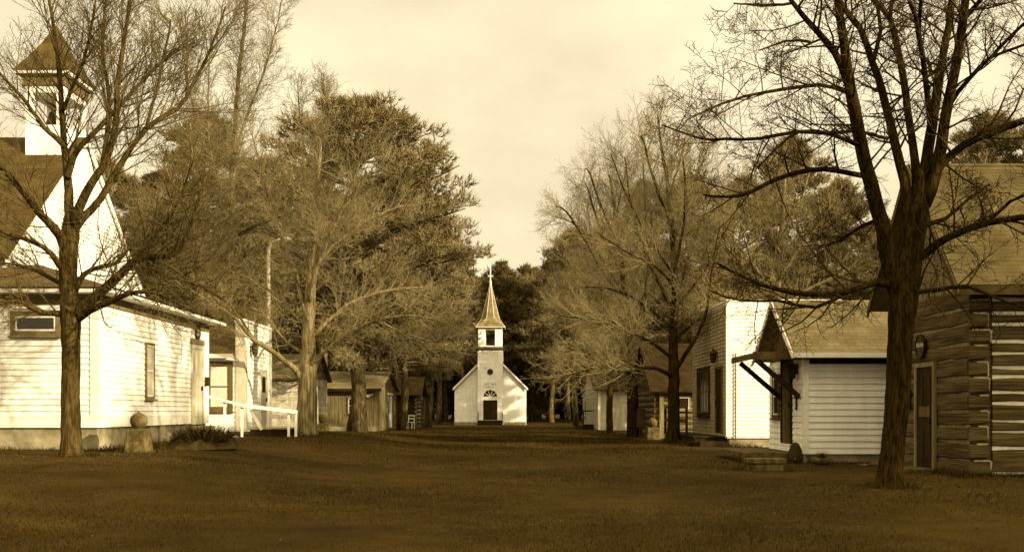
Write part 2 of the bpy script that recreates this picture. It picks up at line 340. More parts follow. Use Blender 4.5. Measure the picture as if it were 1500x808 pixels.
# main block, gable toward the street
ya, yb, ym, ze, za = 24.5, 33.0, 28.75, 5.0, 8.75
w = MB(); w.box(-22, -12.0, ya, yb, .4, ze); w.prism([(-12.0, ya, ze), (-12.0, yb, ze), (-12.0, ym, za)], (-10, 0, 0))
clap(w, (-12, ya), (-12, yb), 3.0, ze, .118); clap(w, (-12, ya), (-12, yb), ze, za, .118, span=lambda z: ((z - ze) / (za - ze) / 2, 1 - (z - ze) / (za - ze) / 2))
clap(w, (-22, ya), (-12, ya), .8, ze, .118); w.build('wall', 'white', T)
w = MB(); s = (za - ze) / (ym - ya)
for sgn, y0 in ((-1, ya), (1, yb)):
    ey = y0 + sgn * .35; ez = ze - .35 * s + .09
    roof(w, (-22.3, ey, ez), (-11.9, ey, ez), (-11.9, ym, za + .09), (-22.3, ym, za + .09), .07, 24)
w.build('roof', 'roofdark', T)
w = MB()
for sgn, y0 in ((-1, ya), (1, yb)):
    ey = y0 + sgn * .37; ez = ze - .37 * s
    w.prism([(-11.895, ey, ez - .1), (-11.895, ey, ez + .07), (-11.895, ym, za + .07), (-11.895, ym, za - .1)], (-.05, 0, 0))
w.build('rake_board', 'trim', T)
bx0, bx1, by0, by1 = -13.3, -12.25, 27.97, 29.47
w = MB(); w.box(bx0, bx1, by0, by1, 7.4, 8.98)
for x in (bx0, bx1 - .2):
    for y in (by0, by1 - .2): w.box(x, x + .2, y, y + .2, 8.98, 9.85)
w.box(bx0, bx1, by0, by1, 9.85, 10.05)
B = w.build('belfry', 'white', T, bevel=.01)
w = MB(); w.box(bx0 - .05, bx1 + .05, by0 - .05, by1 + .05, 10.05, 10.33); w.build('frieze', 'greytrim', B)  # its grey also takes in the shade under the belfry eave
w = MB(); ex0, ex1, ey0, ey1 = bx0 - .2, bx1 + .2, by0 - .2, by1 + .2
w.box(ex0, ex1, ey0, ey1, 10.33, 10.42); w.build('eave', 'trim', B)
w = MB(); cx, cy = (bx0 + bx1) / 2, (by0 + by1) / 2; rings = []
for k, z in ((1.04, 10.422), (.7, 10.86), (.36, 11.36), (.03, 11.95)):
    rings += [(cx + (ex0 - cx) * k, cy + (ey0 - cy) * k, z), (cx + (ex1 - cx) * k, cy + (ey0 - cy) * k, z), (cx + (ex1 - cx) * k, cy + (ey1 - cy) * k, z), (cx + (ex0 - cx) * k, cy + (ey1 - cy) * k, z)]
w.add(rings, [(4 * i + j, 4 * i + (j + 1) % 4, 4 * i + 4 + (j + 1) % 4, 4 * i + 4 + j) for i in range(3) for j in range(4)] + [(12, 13, 14, 15)])
w.build('belfry_roof', 'roofmid', B)
w = MB(); w.lathe((cx, cy, 9.1), [(.33, 0), (.31, .05), (.24, .2), (.2, .38), (.1, .48), (.03, .5)], 18); w.tube([(cx, cy - .7, 9.66), (cx, cy + .7, 9.66)], [.03, .03], 6); w.build('bell', 'black', B, smooth_=True)

def octo(name, c, u, n, r, label, rows=(), group=None, sq=1.0, cat='sign'):
    """eight-sided hanging board with short painted marks in rows"""
    c = Vector(c); u = Vector(u); n = Vector(n); z = Vector((0, 0, 1)); t = thing(name, c, label, cat, group)
    poly = [c + u * r * sq * math.cos(R(22.5 + 45 * i)) + z * r * math.sin(R(22.5 + 45 * i)) for i in range(8)]
    b = MB(); b.prism([p + n * .02 for p in poly], n * .035); b.build('board', 'signwood', t, bevel=.005)
    g = MB(); rm = random.Random(len(name) + int(c.x * 10))
    for y, w_, h_, k in rows:
        st = w_ / k
        for i in range(k):
            x0 = -w_ / 2 + i * st + st * .12; x1 = x0 + st * rm.uniform(.55, .76)
            s_ = st * .18
            for a0, a1, b0, b1 in ((x0, x0 + s_, y - h_ / 2, y + h_ / 2), (x1 - s_, x1, y - h_ / 2, y + h_ / 2), (x0, x1, y + h_ / 2 - s_, y + h_ / 2), (x0, x1, y - h_ / 2, y - h_ / 2 + s_))[:rm.choice((3, 4, 4))]:
                d0 = .0552; g.hexa([c + u * xx + z * yy + n * dd for yy, xx, dd in [(b0, a0, d0 + .003), (b0, a1, d0 + .003), (b0, a1, d0), (b0, a0, d0), (b1, a0, d0 + .003), (b1, a1, d0 + .003), (b1, a1, d0), (b1, a0, d0)]])
    if rows: g.build('lettering', 'signpaint', t)
    f = MB(); q = poly + [poly[0]]
    for i in range(8): f.bar(q[i] + n * .06, q[i + 1] + n * .06, .018)
    f.build('rim', 'black', t)
    return t
octo('hanging_sign', (-8.4, 27.22, 3.26), (0, 1, 0), (1, 0, 0), .2, 'dark eight-sided sign with pale lettering above the schoolhouse side door', rows=((.05, .22, .07, 3), (-.05, .22, .07, 3)))
t = thing('mailbox', (-8.37, 27.95, 1.95), 'small dark box fixed to the white wall beside the schoolhouse door', 'box')
w = MB(); w.box(-8.37, -8.27, 27.9, 28.02, 1.85, 2.08); w.build('body', 'black', t, bevel=.01); w = MB(); w.box(-8.375, -8.25, 27.885, 28.035, 2.082, 2.1); w.build('lid', 'greytrim', t)

# ------------------------------------------------------------------ left: cottage with a false front, its rail, lamp pole
T = thing('false_front_cottage', (-10, 34, .4), 'small white cottage with a tall false front and a dark roof, just beyond the schoolhouse', 'cottage')
w = MB(); w.box(-13, -8.9, 33, 36.7, .5, 3.0); clap(w, (-13, 33), (-8.9, 33), .5, 2.95, .16); w.build('wall', 'white', T)
w = MB(); w.box(-8.9, -8.65, 33, 36.7, .5, 4.05); clap(w, (-8.65, 33), (-8.65, 36.7), .5, 3.98, .14); w.build('false_front', 'white', T)
w = MB(); w.box(-8.93, -8.6, 32.95, 36.75, 4.05, 4.13); w.build('cornice', 'trim', T)
w = MB(); w.box(-8.648, -8.61, 33.0, 33.35, .5, 3.3); w.build('corner_board', 'cream', T)
w = MB(); w.box(-8.648, -8.612, 36.4, 36.73, .5, 4.04); w.build('corner_board', 'cream', T)
w = MB(); w.box(-8.9, -8.612, 32.955, 32.998, .5, 4.04); w.build('corner_board', 'cream', T)
w = MB(); w.box(-13, -8.7, 33.05, 36.6, .1, .5); w.build('foundation', 'concrete', T)
w = MB(); roof(w, (-13.3, 32.7, 2.98), (-8.91, 32.7, 2.98), (-8.91, 34.85, 4.0), (-13.3, 34.85, 4.0), .06, 12); roof(w, (-13.3, 37, 2.98), (-8.91, 37, 2.98), (-8.91, 34.85, 4.0), (-13.3, 34.85, 4.0), .06); w.build('roof', 'roofdark', T)
w = MB(); w.box(-13.3, -8.9, 32.64, 32.69, 2.86, 2.99); w.build('fascia', 'trim', T)
window(T, (-9.43, 33, 1.95), (1, 0, 0), (0, -1, 0), .62, 1.36, frame='brownwood', pane='curtain', fw=.13, proud=.06, mull='brownwood')
dl = door(T, (-8.65, 35.5, .62), (0, 1, 0), (1, 0, 0), .85, 1.95, leaf='cream', frame='white')
w = MB(); w.box(-8.62, -8.603, 35.27, 35.73, 1.8, 2.35); w.build('pane', 'glass', dl)
t = thing('wall_lantern', (-8.61, 33.75, 3.0), 'dark lantern on the cottage false front', 'lantern')
w = MB(); w.lathe((-8.47, 33.75, 2.98), [(.03, 0), (.09, .05), (.12, .3), (.14, .32), (.05, .42), (.02, .48)], 10); w.build('housing', 'black', t); w = MB(); w.bar((-8.62, 33.75, 3.36), (-8.47, 33.75, 3.42), .03); w.build('bracket', 'black', t)
T = thing('handrail', (-8, 31, .4), 'white painted wooden handrail sloping down in front of the small cottage', 'handrail')
w = MB(); w.bar((-9.35, 31.0, 1.64), (-8.2, 31.0, 1.35), .04, .08); w.bar((-8.2, 31.0, 1.34), (-6.5, 31.0, 1.13), .05, .11); w.build('rail', 'trim', T, bevel=.008)
for x, z in ((-8.72, 1.46), (-8.2, 1.3), (-6.78, 1.13), (-6.56, 1.1)):
    w = MB(); w.box(x - .035, x + .035, 31.05, 31.12, gz(x, 31.1) - .1, z); w.build('post', 'trim', T, bevel=.006)
w = MB(); w.bar((-7.95, 31.1, 1.2), (-7.6, 31.1, .6), .04, .09); w.build('brace', 'cream', T)
T = thing('wooden_deck', (-7.6, 32.2, .4), 'low weathered wooden platform beside the white handrail', 'deck')
w = MB()
for i in range(9): w.box(-8.1, -6.9, 31.4 + i * .17, 31.56 + i * .17, .60, .64)
w.build('planks', 'board', T); 
for y in (31.45, 32.85):
    w = MB(); w.box(-8.05, -6.95, y, y + .05, .25, .598); w.build('joist', 'darkwood', T)
T = thing('street_lamp', (-9.04, 38, .2), 'tall pale lamp pole with a short curved arm behind the small cottage', 'street lamp')
w = MB(); w.tube([(-9.04, 38, .1), (-9.04, 38, 4), (-9.04, 38, 6.9), (-9.0, 38, 7.2), (-8.88, 38, 7.42), (-8.68, 38, 7.52), (-8.5, 38, 7.55)], [.09, .08, .07, .055, .04, .033, .03], 10); w.build('pole', 'galv', T, smooth_=True)
w = MB(); w.tube([(-8.52, 38, 7.57), (-8.42, 38, 7.55), (-8.2, 38, 7.5), (-8.12, 38, 7.48)], [.03, .08, .09, .03], 8); w.build('lamp_head', 'galv', T, smooth_=True)

# ------------------------------------------------------------------ left: stone house, board shed, little dark log cabin
T = thing('stone_house', (-10, 42, .1), 'low pale stone-block house behind the thick pale tree', 'house')
w = MB(); w.box(-13, -8.3, 42, 46, -.1, 2.5); w.build('wall', 'rubble', T); w = MB(); roof(w, (-13.2, 41.8, 2.5), (-8.1, 41.8, 2.5), (-8.1, 44, 3.6), (-13.2, 44, 3.6), .08, 8); roof(w, (-13.2, 46.2, 2.5), (-8.1, 46.2, 2.5), (-8.1, 44, 3.6), (-13.2, 44, 3.6), .08); w.prism([(-8.3, 42, 2.5), (-8.3, 46, 2.5), (-8.3, 44, 3.5)], (-.2, 0, 0)); w.build('roof', 'roof', T)
T = thing('board_shed', (-10, 60, 0), 'grey vertical-board shed with a low shingled roof and a half-open side door', 'shed')
w = MB(); w.box(-14, -7.6, 58, 67, -.2, 2.45); w.prism([(-7.6, 58, 2.45), (-7.6, 67, 2.45), (-7.6, 62.5, 3.45)], (-.2, 0, 0))
for i in range(29):
    x = -14 + i * .22; w.box(x, x + .035, 57.985, 58.0, .25, 2.44)
for i in range(40):
    y = 58.1 + i * .225
    if not 62.4 < y < 64.5: w.box(-7.6, -7.57, y, y + .05, .05, 2.44)
w.build('wall', 'board', T); w = MB(); w.box(-14, -7.57, 57.95, 57.998, -.2, .25); w.build('foundation', 'concrete', T)
w = MB(); roof(w, (-14.3, 57.6, 2.42), (-7.35, 57.6, 2.42), (-7.35, 62.5, 3.55), (-14.3, 62.5, 3.55), .07, 10); roof(w, (-14.3, 67.4, 2.42), (-7.35, 67.4, 2.42), (-7.35, 62.5, 3.55), (-14.3, 62.5, 3.55), .07); w.build('roof', 'roof', T)
w = MB(); w.box(-14.3, -7.36, 57.52, 57.59, 2.24, 2.4); w.build('fascia', 'darkwood', T)
window(T, (-9.05, 58, 1.45), (1, 0, 0), (0, -1, 0), .42, .8, frame='greytrim', fw=.06, bars=(0, 1))
w = MB(); w.box(-7.6, -7.57, 62.5, 64.4, .1, 2.1); dl = w.build('door', 'glass', T); w = MB(); w.box(-7.57, -7.52, 63.35, 64.2, .12, 2.05); w.build('door_leaf', 'white', dl); w = MB(); w.box(-7.6, -7.5, 62.3, 64.7, 2.12, 2.24); w.build('lintel', 'trim', dl)  # flat dark sheet stands for the unlit opening behind the door leaf
T = thing('shed_sign', (-8.15, 57.95, 2.0), 'small white stepped sign board on the front of the grey board shed', 'sign')
w = MB(); w.box(-8.42, -7.88, 57.9, 57.94, 2.02, 2.12); w.box(-8.27, -8.03, 57.902, 57.94, 1.93, 2.02); w.build('board', 'trim', T)
T = thing('wreath', (-10.8, 57.93, 1.75), 'round dark wreath hanging on the grey board shed', 'wreath')
w = MB(); n = 22
pts = [(-10.8 + .17 * math.cos(2 * math.pi * i / n), 57.92, 1.75 + .2 * math.sin(2 * math.pi * i / n)) for i in range(n + 1)]
w.tube(pts, [.07 + .02 * (i % 3) for i in range(n + 1)], 7, rough=.3, rng=RB); w.build('greens', 'brush', T)
T = thing('door_step', (-7.2, 61.5, .05), 'flat stone step at the side door of the grey shed', 'step')
w = MB(); w.box(-7.55, -6.9, 62.2, 64.4, -.1, .07); o = w.build('slab', 'stone', T, bevel=.02)
def logwall(mb, ch, x0, x1, y, z0, z1, n, rng, axis='x', out=-1, hs=None, gap=.05):
    """hewn logs with uneven edges; mortar strips between them go to ch"""
    if hs is None:
        hs = [z0 + (z1 - z0) * i / n for i in range(n + 1)]
    for a, b in zip(hs, hs[1:]):
        k = 14; va = []; g0 = gap * rng.uniform(.35, .75); g1 = gap * rng.uniform(.25, .6); ph = rng.uniform(0, 9)
        dep = .05 + rng.uniform(-.015, .02)
        for i in range(k + 1):
            s_ = x0 + (x1 - x0) * i / k; w_ = .012 * math.sin(ph + i * .8) + rng.uniform(-.012, .012)
            lo = a + g0 + w_; hi = b - g1 + .012 * math.sin(ph * 2 + i * .6) + rng.uniform(-.01, .01); d = dep + rng.uniform(-.008, .008)
            for zz, dd in ((lo, 0), (lo + .02, d * .8), ((lo + hi) / 2, d), (hi - .02, d * .85), (hi, 0)):
                va.append((s_, y + out * dd, zz) if axis == 'x' else (y + out * dd, s_, zz))
        mb.add(va, [(i * 5 + j, (i + 1) * 5 + j, (i + 1) * 5 + j + 1, i * 5 + j + 1) for i in range(k) for j in range(4)] + [(0, 1, 2, 3, 4), tuple(k * 5 + q for q in (4, 3, 2, 1, 0))])
    if axis == 'x': ch.box(x0 + .01, x1 - .01, min(y, y + out * .012), max(y, y + out * .012), hs[0], hs[-1])
    else: ch.box(min(y, y + out * .012), max(y, y + out * .012), x0 + .01, x1 - .01, hs[0], hs[-1])
RL = random.Random(8)
T = thing('small_log_cabin', (-7.5, 72, -.1), 'little dark log cabin with pale log ends just past the grey shed', 'cabin')
w = MB(); ch = MB(); w.box(-9.5, -6.65, 72.0, 76, -.3, 2.3); logwall(w, ch, -9.5, -6.65, 72, -.2, 2.3, 9, RL); logwall(w, ch, 72, 76, -6.65, -.2, 2.3, 9, RL, 'y', 1); w.build('wall', 'logdark', T); ch.build('chinking', 'brownwood', T)
w = MB()
for i in range(9):
    z = -.06 + i * .277; w.tube([(-6.75, 71.99, z + .03), (-6.75, 71.75, z + .03)], [.09, .085], 7); w.tube([(-6.7, 71.9, z + .12), (-6.42, 71.9, z + .12)], [.08, .08], 7)
w.build('log_end', 'board', T); w = MB(); roof(w, (-9.8, 71.6, 2.25), (-6.3, 71.6, 2.25), (-6.3, 74, 3.6), (-9.8, 74, 3.6), .1, 6); roof(w, (-9.8, 76.4, 2.25), (-6.3, 76.4, 2.25), (-6.3, 74, 3.6), (-9.8, 74, 3.6), .1); w.build('roof', 'roofdark', T)
def chair(x, y, rz, label):
    z = gz(x, y); t = thing('garden_chair', (x, y, z), label, 'chair', 'white chairs beside the shed'); t.rotation_euler.z = 0
    c, s_ = math.cos(rz), math.sin(rz); q = lambda a, b, h: (x + a * c - b * s_, y + a * s_ + b * c, z + h)
    for a in (-.2, .2):
        for b, h in ((-.2, .43), (.2, .9)):
            w = MB(); w.bar(q(a, b, -.02), q(a, b * 1.08, h), .05); w.build('leg', 'trim', t)
    w = MB(); w.hexa([q(-.24, -.24, .43), q(.24, -.24, .43), q(.24, .22, .43), q(-.24, .22, .43), q(-.24, -.24, .47), q(.24, -.24, .47), q(.24, .22, .47), q(-.24, .22, .47)]); w.build('seat', 'trim', t)
    w = MB(); w.bar(q(-.2, .21, .88), q(.2, .21, .88), .04, .09); w.bar(q(-.2, .21, .68), q(.2, .21, .68), .03, .07); w.build('backrest', 'trim', t)
chair(-7.05, 66.4, .3, 'white wooden chair nearer the grey shed, the left of two'); chair(-6.72, 67.6, -.3, 'white wooden chair in front of the little log cabin, the right of two')

# ------------------------------------------------------------------ the chapel at the end of the green
G0 = -.33; T = thing('chapel', (-2.17, 103, G0), 'small white chapel with a steep steeple at the end of the green', 'chapel')
xa, xb, xm, zw, zp = -5.78, 1.44, -2.17, 3.45, 7.05
w = MB(); w.box(xa, xb, 103, 116, G0 - .2, zw); w.prism([(xa, 103, zw), (xb, 103, zw), (xm, 103, zp)], (0, 13, 0)); clap(w, (xa, 103), (xb, 103), 0, zw, .17)
clap(w, (xa, 103), (xb, 103), zw, zp, .17, span=lambda z: ((z - zw) / (zp - zw) / 2, 1 - (z - zw) / (zp - zw) / 2)); clap(w, (xb, 103), (xb, 116), 0, zw, .17); w.build('wall', 'white', T)
w = MB(); w.box(xa + .04, xb - .04, 102.95, 116, G0 - .2, -.01); w.build('foundation', 'concrete', T)
w = MB(); s = (zp - zw) / (xb - xm)
for sg, x0 in ((-1, xa), (1, xb)):
    ex = x0 + sg * .16; ez = zw - .16 * s + .1; roof(w, (ex, 102.75, ez), (ex, 116.3, ez), (xm, 116.3, zp + .1), (xm, 102.75, zp + .1), .1, 12)
w.build('roof', 'roof', T)
w = MB()
for sg, x0 in ((-1, xa), (1, xb)):
    ex = x0 + sg * .17; ez = zw - .17 * s
    w.prism([(ex, 102.74, ez - .12), (ex, 102.74, ez + .08), (xm, 102.74, zp + .08), (xm, 102.74, zp - .12)], (0, -.06, 0))
w.build('rake_board', 'trim', T)
ta, tb, ty = -3.43, -.9, 102.2
w = MB(); w.box(ta, tb, ty, 104.7, G0 - .2, 7.14); clap(w, (ta, ty), (tb, ty), 0, 7.1, .17); clap(w, (tb, ty), (tb, 103), 0, 7.1, .17); TW = w.build('tower', 'white', T)
w = MB(); w.hexa([(ta - .02, ty - .02, 7.14), (tb + .02, ty - .02, 7.14), (tb + .02, 104.72, 7.14), (ta - .02, 104.72, 7.14), (ta - .22, ty - .22, 7.26), (tb + .22, ty - .22, 7.26), (tb + .22, 104.9, 7.26), (ta - .22, 104.9, 7.26)])
w.hexa([(ta - .22, ty - .22, 7.262), (tb + .22, ty - .22, 7.262), (tb + .22, 104.9, 7.262), (ta - .22, 104.9, 7.262), (ta + .1, ty + .1, 7.52), (tb - .1, ty + .1, 7.52), (tb - .1, 104.6, 7.52), (ta + .1, 104.6, 7.52)]); w.build('cornice', 'roofdark', TW)
w = MB(); ba, bb, b0, b1 = xm - 1.2, xm + 1.2, ty + .08, ty + 2.48
for x0, x1 in ((ba, xm - .47), (xm + .47, bb)):
    for y0, y1 in ((b0, b0 + .72), (b1 - .72, b1)): w.box(x0, x1, y0, y1, 7.4, 9.3)
w.box(ba, bb, b0, b1, 9.3, 9.45); w.box(ba, bb, b0 + .03, b1 - .03, 7.4, 7.62); BE = w.build('belfry', 'white', T)
w = MB(); w.lathe((xm, ty + 1.3, 7.9), [(.42, 0), (.36, .12), (.27, .45), (.12, .65), (.03, .68)], 14); w.tube([(xm - .5, ty + 1.3, 8.6), (xm + .5, ty + 1.3, 8.6)], [.04, .04], 6); w.build('bell', 'black', BE)
w = MB(); sy = ty + 1.28; EV = 1.5
sq_ = [(xm + EV * a, sy + EV * b, 9.45) for a, b in ((1, 1), (-1, 1), (-1, -1), (1, -1))]
oct_ = lambda r, z: [(xm + r * math.cos(R(22.5 + 45 * i)), sy + r * math.sin(R(22.5 + 45 * i)), z) for i in range(8)]
rings = oct_(1.0, 10.32) + oct_(.52, 12.1) + oct_(.05, 13.95)
w.add(sq_, [(3, 2, 1, 0)]); w.add(rings, [(8 * i + j, 8 * i + (j + 1) % 8, 8 * i + 8 + (j + 1) % 8, 8 * i + 8 + j) for i in range(2) for j in range(8)])
w.add(sq_ + rings[:8], [(0, 4 + 1, 4 + 0), (1, 4 + 3, 4 + 2), (2, 4 + 5, 4 + 4), (3, 4 + 7, 4 + 6), (0, 1, 4 + 2, 4 + 1), (1, 2, 4 + 4, 4 + 3), (2, 3, 4 + 6, 4 + 5), (3, 0, 4 + 0, 4 + 7)])
SP = w.build('spire', 'roofworn', T)
w = MB()
for j in range(8):
    w.bar(rings[j], rings[8 + j], .035); w.bar(rings[8 + j], rings[16 + j], .035)
for k in range(4):
    w.bar(sq_[k], sq_[(k + 1) % 4], .06); w.bar(sq_[k], rings[2 * k], .02); w.bar(sq_[k], rings[2 * k + 1], .02)
w.build('hip_trim', 'trim', SP)
w = MB(); w.lathe((xm, sy, 13.75), [(.12, 0), (.1, .3), (.16, .36), (.04, .5), (.03, .7)], 10); w.bar((xm, sy, 14.3), (xm, sy, 15.9), .11); w.bar((xm - .26, sy, 14.72), (xm + .26, sy, 14.72), .1); w.build('cross', 'trim', SP)
D = Vector((xm, ty, .2)); dl = door(T, D, (1, 0, 0), (0, -1, 0), 1.42, 1.98, leaf='darkwood', frame='white', fw=.24)
w = MB(); n = 14; cz = 2.5; arc = [(xm + .74 * math.cos(math.pi * i / n), ty - .03, cz + .74 * math.sin(math.pi * i / n)) for i in range(n + 1)]
w.prism(arc, (0, .028, 0)); FL = w.build('fanlight', 'glass', T)
w = MB()
for i in range(n): w.bar(Vector(arc[i]) + Vector((0, -.03, 0)), Vector(arc[i + 1]) + Vector((0, -.03, 0)), .09)
for a in (36, 72, 108, 144): w.bar((xm, ty - .05, cz), (xm + .72 * math.cos(R(a)), ty - .05, cz + .72 * math.sin(R(a))), .045)
w.box(xm - .95, xm + .95, ty - .09, ty - .03, 2.41, 2.52); w.build('frame', 'trim', FL)
w = MB(); poly = [(xm + .28 * math.cos(R(20 * i)), ty - .03, 5.0 + .28 * math.sin(R(20 * i))) for i in range(18)]; w.prism(poly, (0, .029, 0)); OC = w.build('round_window', 'glass', T)
w = MB(); q = poly + [poly[0]]
for i in range(18): w.bar(q[i], q[i + 1], .05)
w.build('frame', 'greytrim', OC)
w = MB(); rm = random.Random(2)
for zz, ww, k, hh in ((3.78, 1.15, 12, .13), (3.48, .78, 8, .11)):
    for i in range(k):
        x = xm - ww / 2 + ww * i / k
        if i in (k // 2,): continue
        w.box(x, x + .022, ty - .034, ty - .024, zz - hh / 2, zz + hh / 2); w.box(x + .022, x + ww / k * .62, ty - .034, ty - .024, zz + hh / 2 - .024, zz + hh / 2)
        if rm.random() < .6: w.box(x + .022, x + ww / k * .6, ty - .034, ty - .024, zz - .01, zz + .014)
w.build('lettering', 'brownwood', TW)
w = MB()
for i in range(3): w.box(xm - 1.25, xm + 1.25, ty - .35 - .3 * i, ty - .04, G0 - .2, .17 - .17 * i - .002 * i)
w.build('steps', 'darkwood', T)
for x in (xm - 1.2, xm + 1.2):
    w = MB(); w.bar((x, ty - .9, -.2), (x, ty - .9, .75), .06); w.bar((x, ty - .1, .1), (x, ty - .1, 1.05), .06); w.bar((x, ty - .9, .75), (x, ty - .1, 1.05), .06); w.build('railing', 'black', T)

# ------------------------------------------------------------------ right: far white house, log house, clapboard shop
T = thing('far_white_house', (5.2, 62, -.05), 'long low white house half hidden behind trunks, far down the green', 'house')
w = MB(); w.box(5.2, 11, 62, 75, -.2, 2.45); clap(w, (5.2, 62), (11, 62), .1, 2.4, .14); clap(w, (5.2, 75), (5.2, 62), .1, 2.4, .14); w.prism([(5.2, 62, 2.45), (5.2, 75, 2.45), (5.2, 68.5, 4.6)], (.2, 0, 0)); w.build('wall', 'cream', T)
w = MB(); w.box(5.17, 5.197, 61.96, 62.2, 0, 2.45); w.box(5.17, 5.35, 61.96, 61.998, 0, 2.45); w.build('corner_board', 'trim', T)
w = MB(); roof(w, (4.9, 61.6, 2.42), (11.3, 61.6, 2.42), (11.3, 68.5, 4.7), (4.9, 68.5, 4.7), .07, 14); roof(w, (4.9, 75.4, 2.42), (11.3, 75.4, 2.42), (11.3, 68.5, 4.7), (4.9, 68.5, 4.7), .07); w.build('roof', 'roofmoss', T)
window(T, (5.2, 72.6, 1.2), (0, 1, 0), (-1, 0, 0), .9, .9, frame='greytrim')
T = thing('entry_ramp', (4.8, 68, -.1), 'dark wooden entry ramp with a rail at the far white house', 'ramp')
w = MB(); w.hexa([(4.5, 64.6, -.3), (5.15, 64.6, -.3), (5.15, 72, -.3), (4.5, 72, -.3), (4.5, 64.6, .3), (5.15, 64.6, .3), (5.15, 72, .05), (4.5, 72, .05)]); w.build('deck', 'darkwood', T)
w = MB(); w.bar((4.5, 64.6, 1.15), (4.5, 72, .9), .07); w.bar((4.5, 64.6, 1.15), (5.15, 64.6, 1.15), .07); w.build('rail', 'darkwood', T)
for y, z in ((64.6, 1.15), (72, .9)):
    w = MB(); w.bar((4.5, y, -.1), (4.5, y, z), .08); w.build('post', 'darkwood', T)
T = thing('log_house', (6.1, 44, 0), 'low log house with a dark roof between the shop and the far white house', 'log house')
w = MB(); ch = MB(); w.box(6.1, 11.5, 44.02, 50, -.2, 2.0); logwall(w, ch, 6.1, 11.5, 44, 0, 2.0, 8, RL, gap=.1); logwall(w, ch, 44, 50, 6.1, 0, 2.0, 8, RL, 'y', -1, gap=.1); w.prism([(6.1, 44, 2), (6.1, 50, 2), (6.1, 47, 4.1)], (.2, 0, 0)); w.build('wall', 'log', T); ch.build('chinking', 'board', T)
w = MB(); w.box(6.32, 6.5, 43.85, 43.94, -.1, 2.0); w.build('corner_board', 'board', T)
w = MB(); roof(w, (5.85, 43.5, 1.98), (11.8, 43.5, 1.98), (11.8, 47, 4.25), (5.85, 47, 4.25), .08, 12); roof(w, (5.85, 50.5, 1.98), (11.8, 50.5, 1.98), (11.8, 47, 4.25), (5.85, 47, 4.25), .08); w.build('roof', 'roofmoss', T)
window(T, (7.35, 43.93, 1.5), (1, 0, 0), (0, -1, 0), .5, .5, frame='board', fw=.07, bars=(0, 0))

T = thing('clapboard_shop', (6.87, 32.7, .1), 'tall flat-topped clapboard shop with one brightly sunlit side, behind the gabled white house', 'shop')
w = MB(); w.box(6.87, 10.5, 32.7, 38.9, .3, 4.66); clap(w, (6.87, 32.7), (10.5, 32.7), .35, 4.6, .125); w.build('wall', 'white2', T)
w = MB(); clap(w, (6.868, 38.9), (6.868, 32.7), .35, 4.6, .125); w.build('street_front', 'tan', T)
w = MB(); w.box(6.95, 10.4, 32.78, 38.8, -.1, .3); w.build('foundation', 'concrete', T)
w = MB(); w.box(6.84, 6.99, 32.665, 32.697, .35, 4.6); w.box(6.838, 6.868, 32.66, 32.82, .35, 4.6); w.build('corner_board', 'trim', T)
w = MB(); w.box(6.83, 10.53, 32.66, 38.94, 4.662, 4.72); w.build('cornice', 'trim', T)
window(T, (6.87, 36.6, 1.85), (0, 1, 0), (-1, 0, 0), 2.1, 1.5, frame='darkwood', fw=.13, bars=(3, 1), mull='brownwood')
door(T, (6.87, 33.85, .45), (0, 1, 0), (-1, 0, 0), .95, 2.1, leaf='darkwood', frame='brownwood')
w = MB(); w.tube([(7.13, 32.64, .2), (7.13, 32.64, 3.0)], [.022, .022], 6); w.build('downpipe', 'greytrim', T)
T = thing('wall_lantern', (6.83, 34.1, 2.9), 'dark ornate lantern above the door of the flat-topped shop', 'lantern')
w = MB(); w.lathe((6.7, 34.1, 2.75), [(.03, 0), (.09, .06), (.12, .3), (.15, .32), (.05, .44), (.02, .5)], 10); w.build('housing', 'black', T); w = MB(); w.bar((6.86, 34.1, 3.1), (6.7, 34.1, 3.2), .03); w.build('bracket', 'black', T)
T = thing('porch', (6.3, 36, 0), 'dark wooden porch with rails along the street side of the flat-topped shop', 'porch')
w = MB(); w.box(5.85, 6.83, 33.0, 39.5, .3, .36); w.box(5.9, 6.8, 33.05, 39.45, -.1, .3); w.build('deck', 'darkwood', T)
w = MB(); w.bar((5.9, 34.6, 1.28), (5.9, 39.4, 1.28), .07); w.bar((5.9, 34.6, .82), (5.9, 39.4, .82), .06, .12); w.build('rail', 'brownwood', T)
for y in (34.6, 37, 39.4):
    w = MB(); w.box(5.86, 5.94, y - .04, y + .04, .36, 1.28); w.build('post', 'darkwood', T)
w = MB(); w.box(6.0, 6.8, 32.72, 32.98, -.1, .2); w.build('step', 'darkwood', T)

# ------------------------------------------------------------------ right: white gabled house with a canopy
T = thing('gabled_house', (6.8, 23.8, .05), 'small white clapboard house with a light shingled roof and a braced door canopy', 'house')
wy0, wy1, wz = 23.8, 27.0, 2.42; rm_, rz_ = 25.4, 3.92
w = MB(); w.box(6.8, 10.8, wy0, wy1, .18, wz); clap(w, (6.8, wy0), (10.8, wy0), .18, wz - .02, .147); clap(w, (6.8, wy1), (6.8, wy0), .18, wz - .02, .147); w.build('wall', 'white', T)
w = MB(); w.prism([(6.8, wy0, wz), (6.8, wy1, wz), (6.8, rm_, rz_ - .1)], (.2, 0, 0)); w.build('gable', 'brownwood', T)
w = MB(); w.box(6.85, 10.7, wy0 + .05, wy1 - .05, -.1, .18); w.build('foundation', 'concrete', T)
w = MB(); w.box(6.775, 6.90, wy0 - .03, wy0 - .002, .18, wz); w.box(6.77, 6.798, wy0 - .032, wy0 + .11, .18, wz); w.build('corner_board', 'trim', T)
w = MB()
s = (rz_ - wz) / (rm_ - wy0)
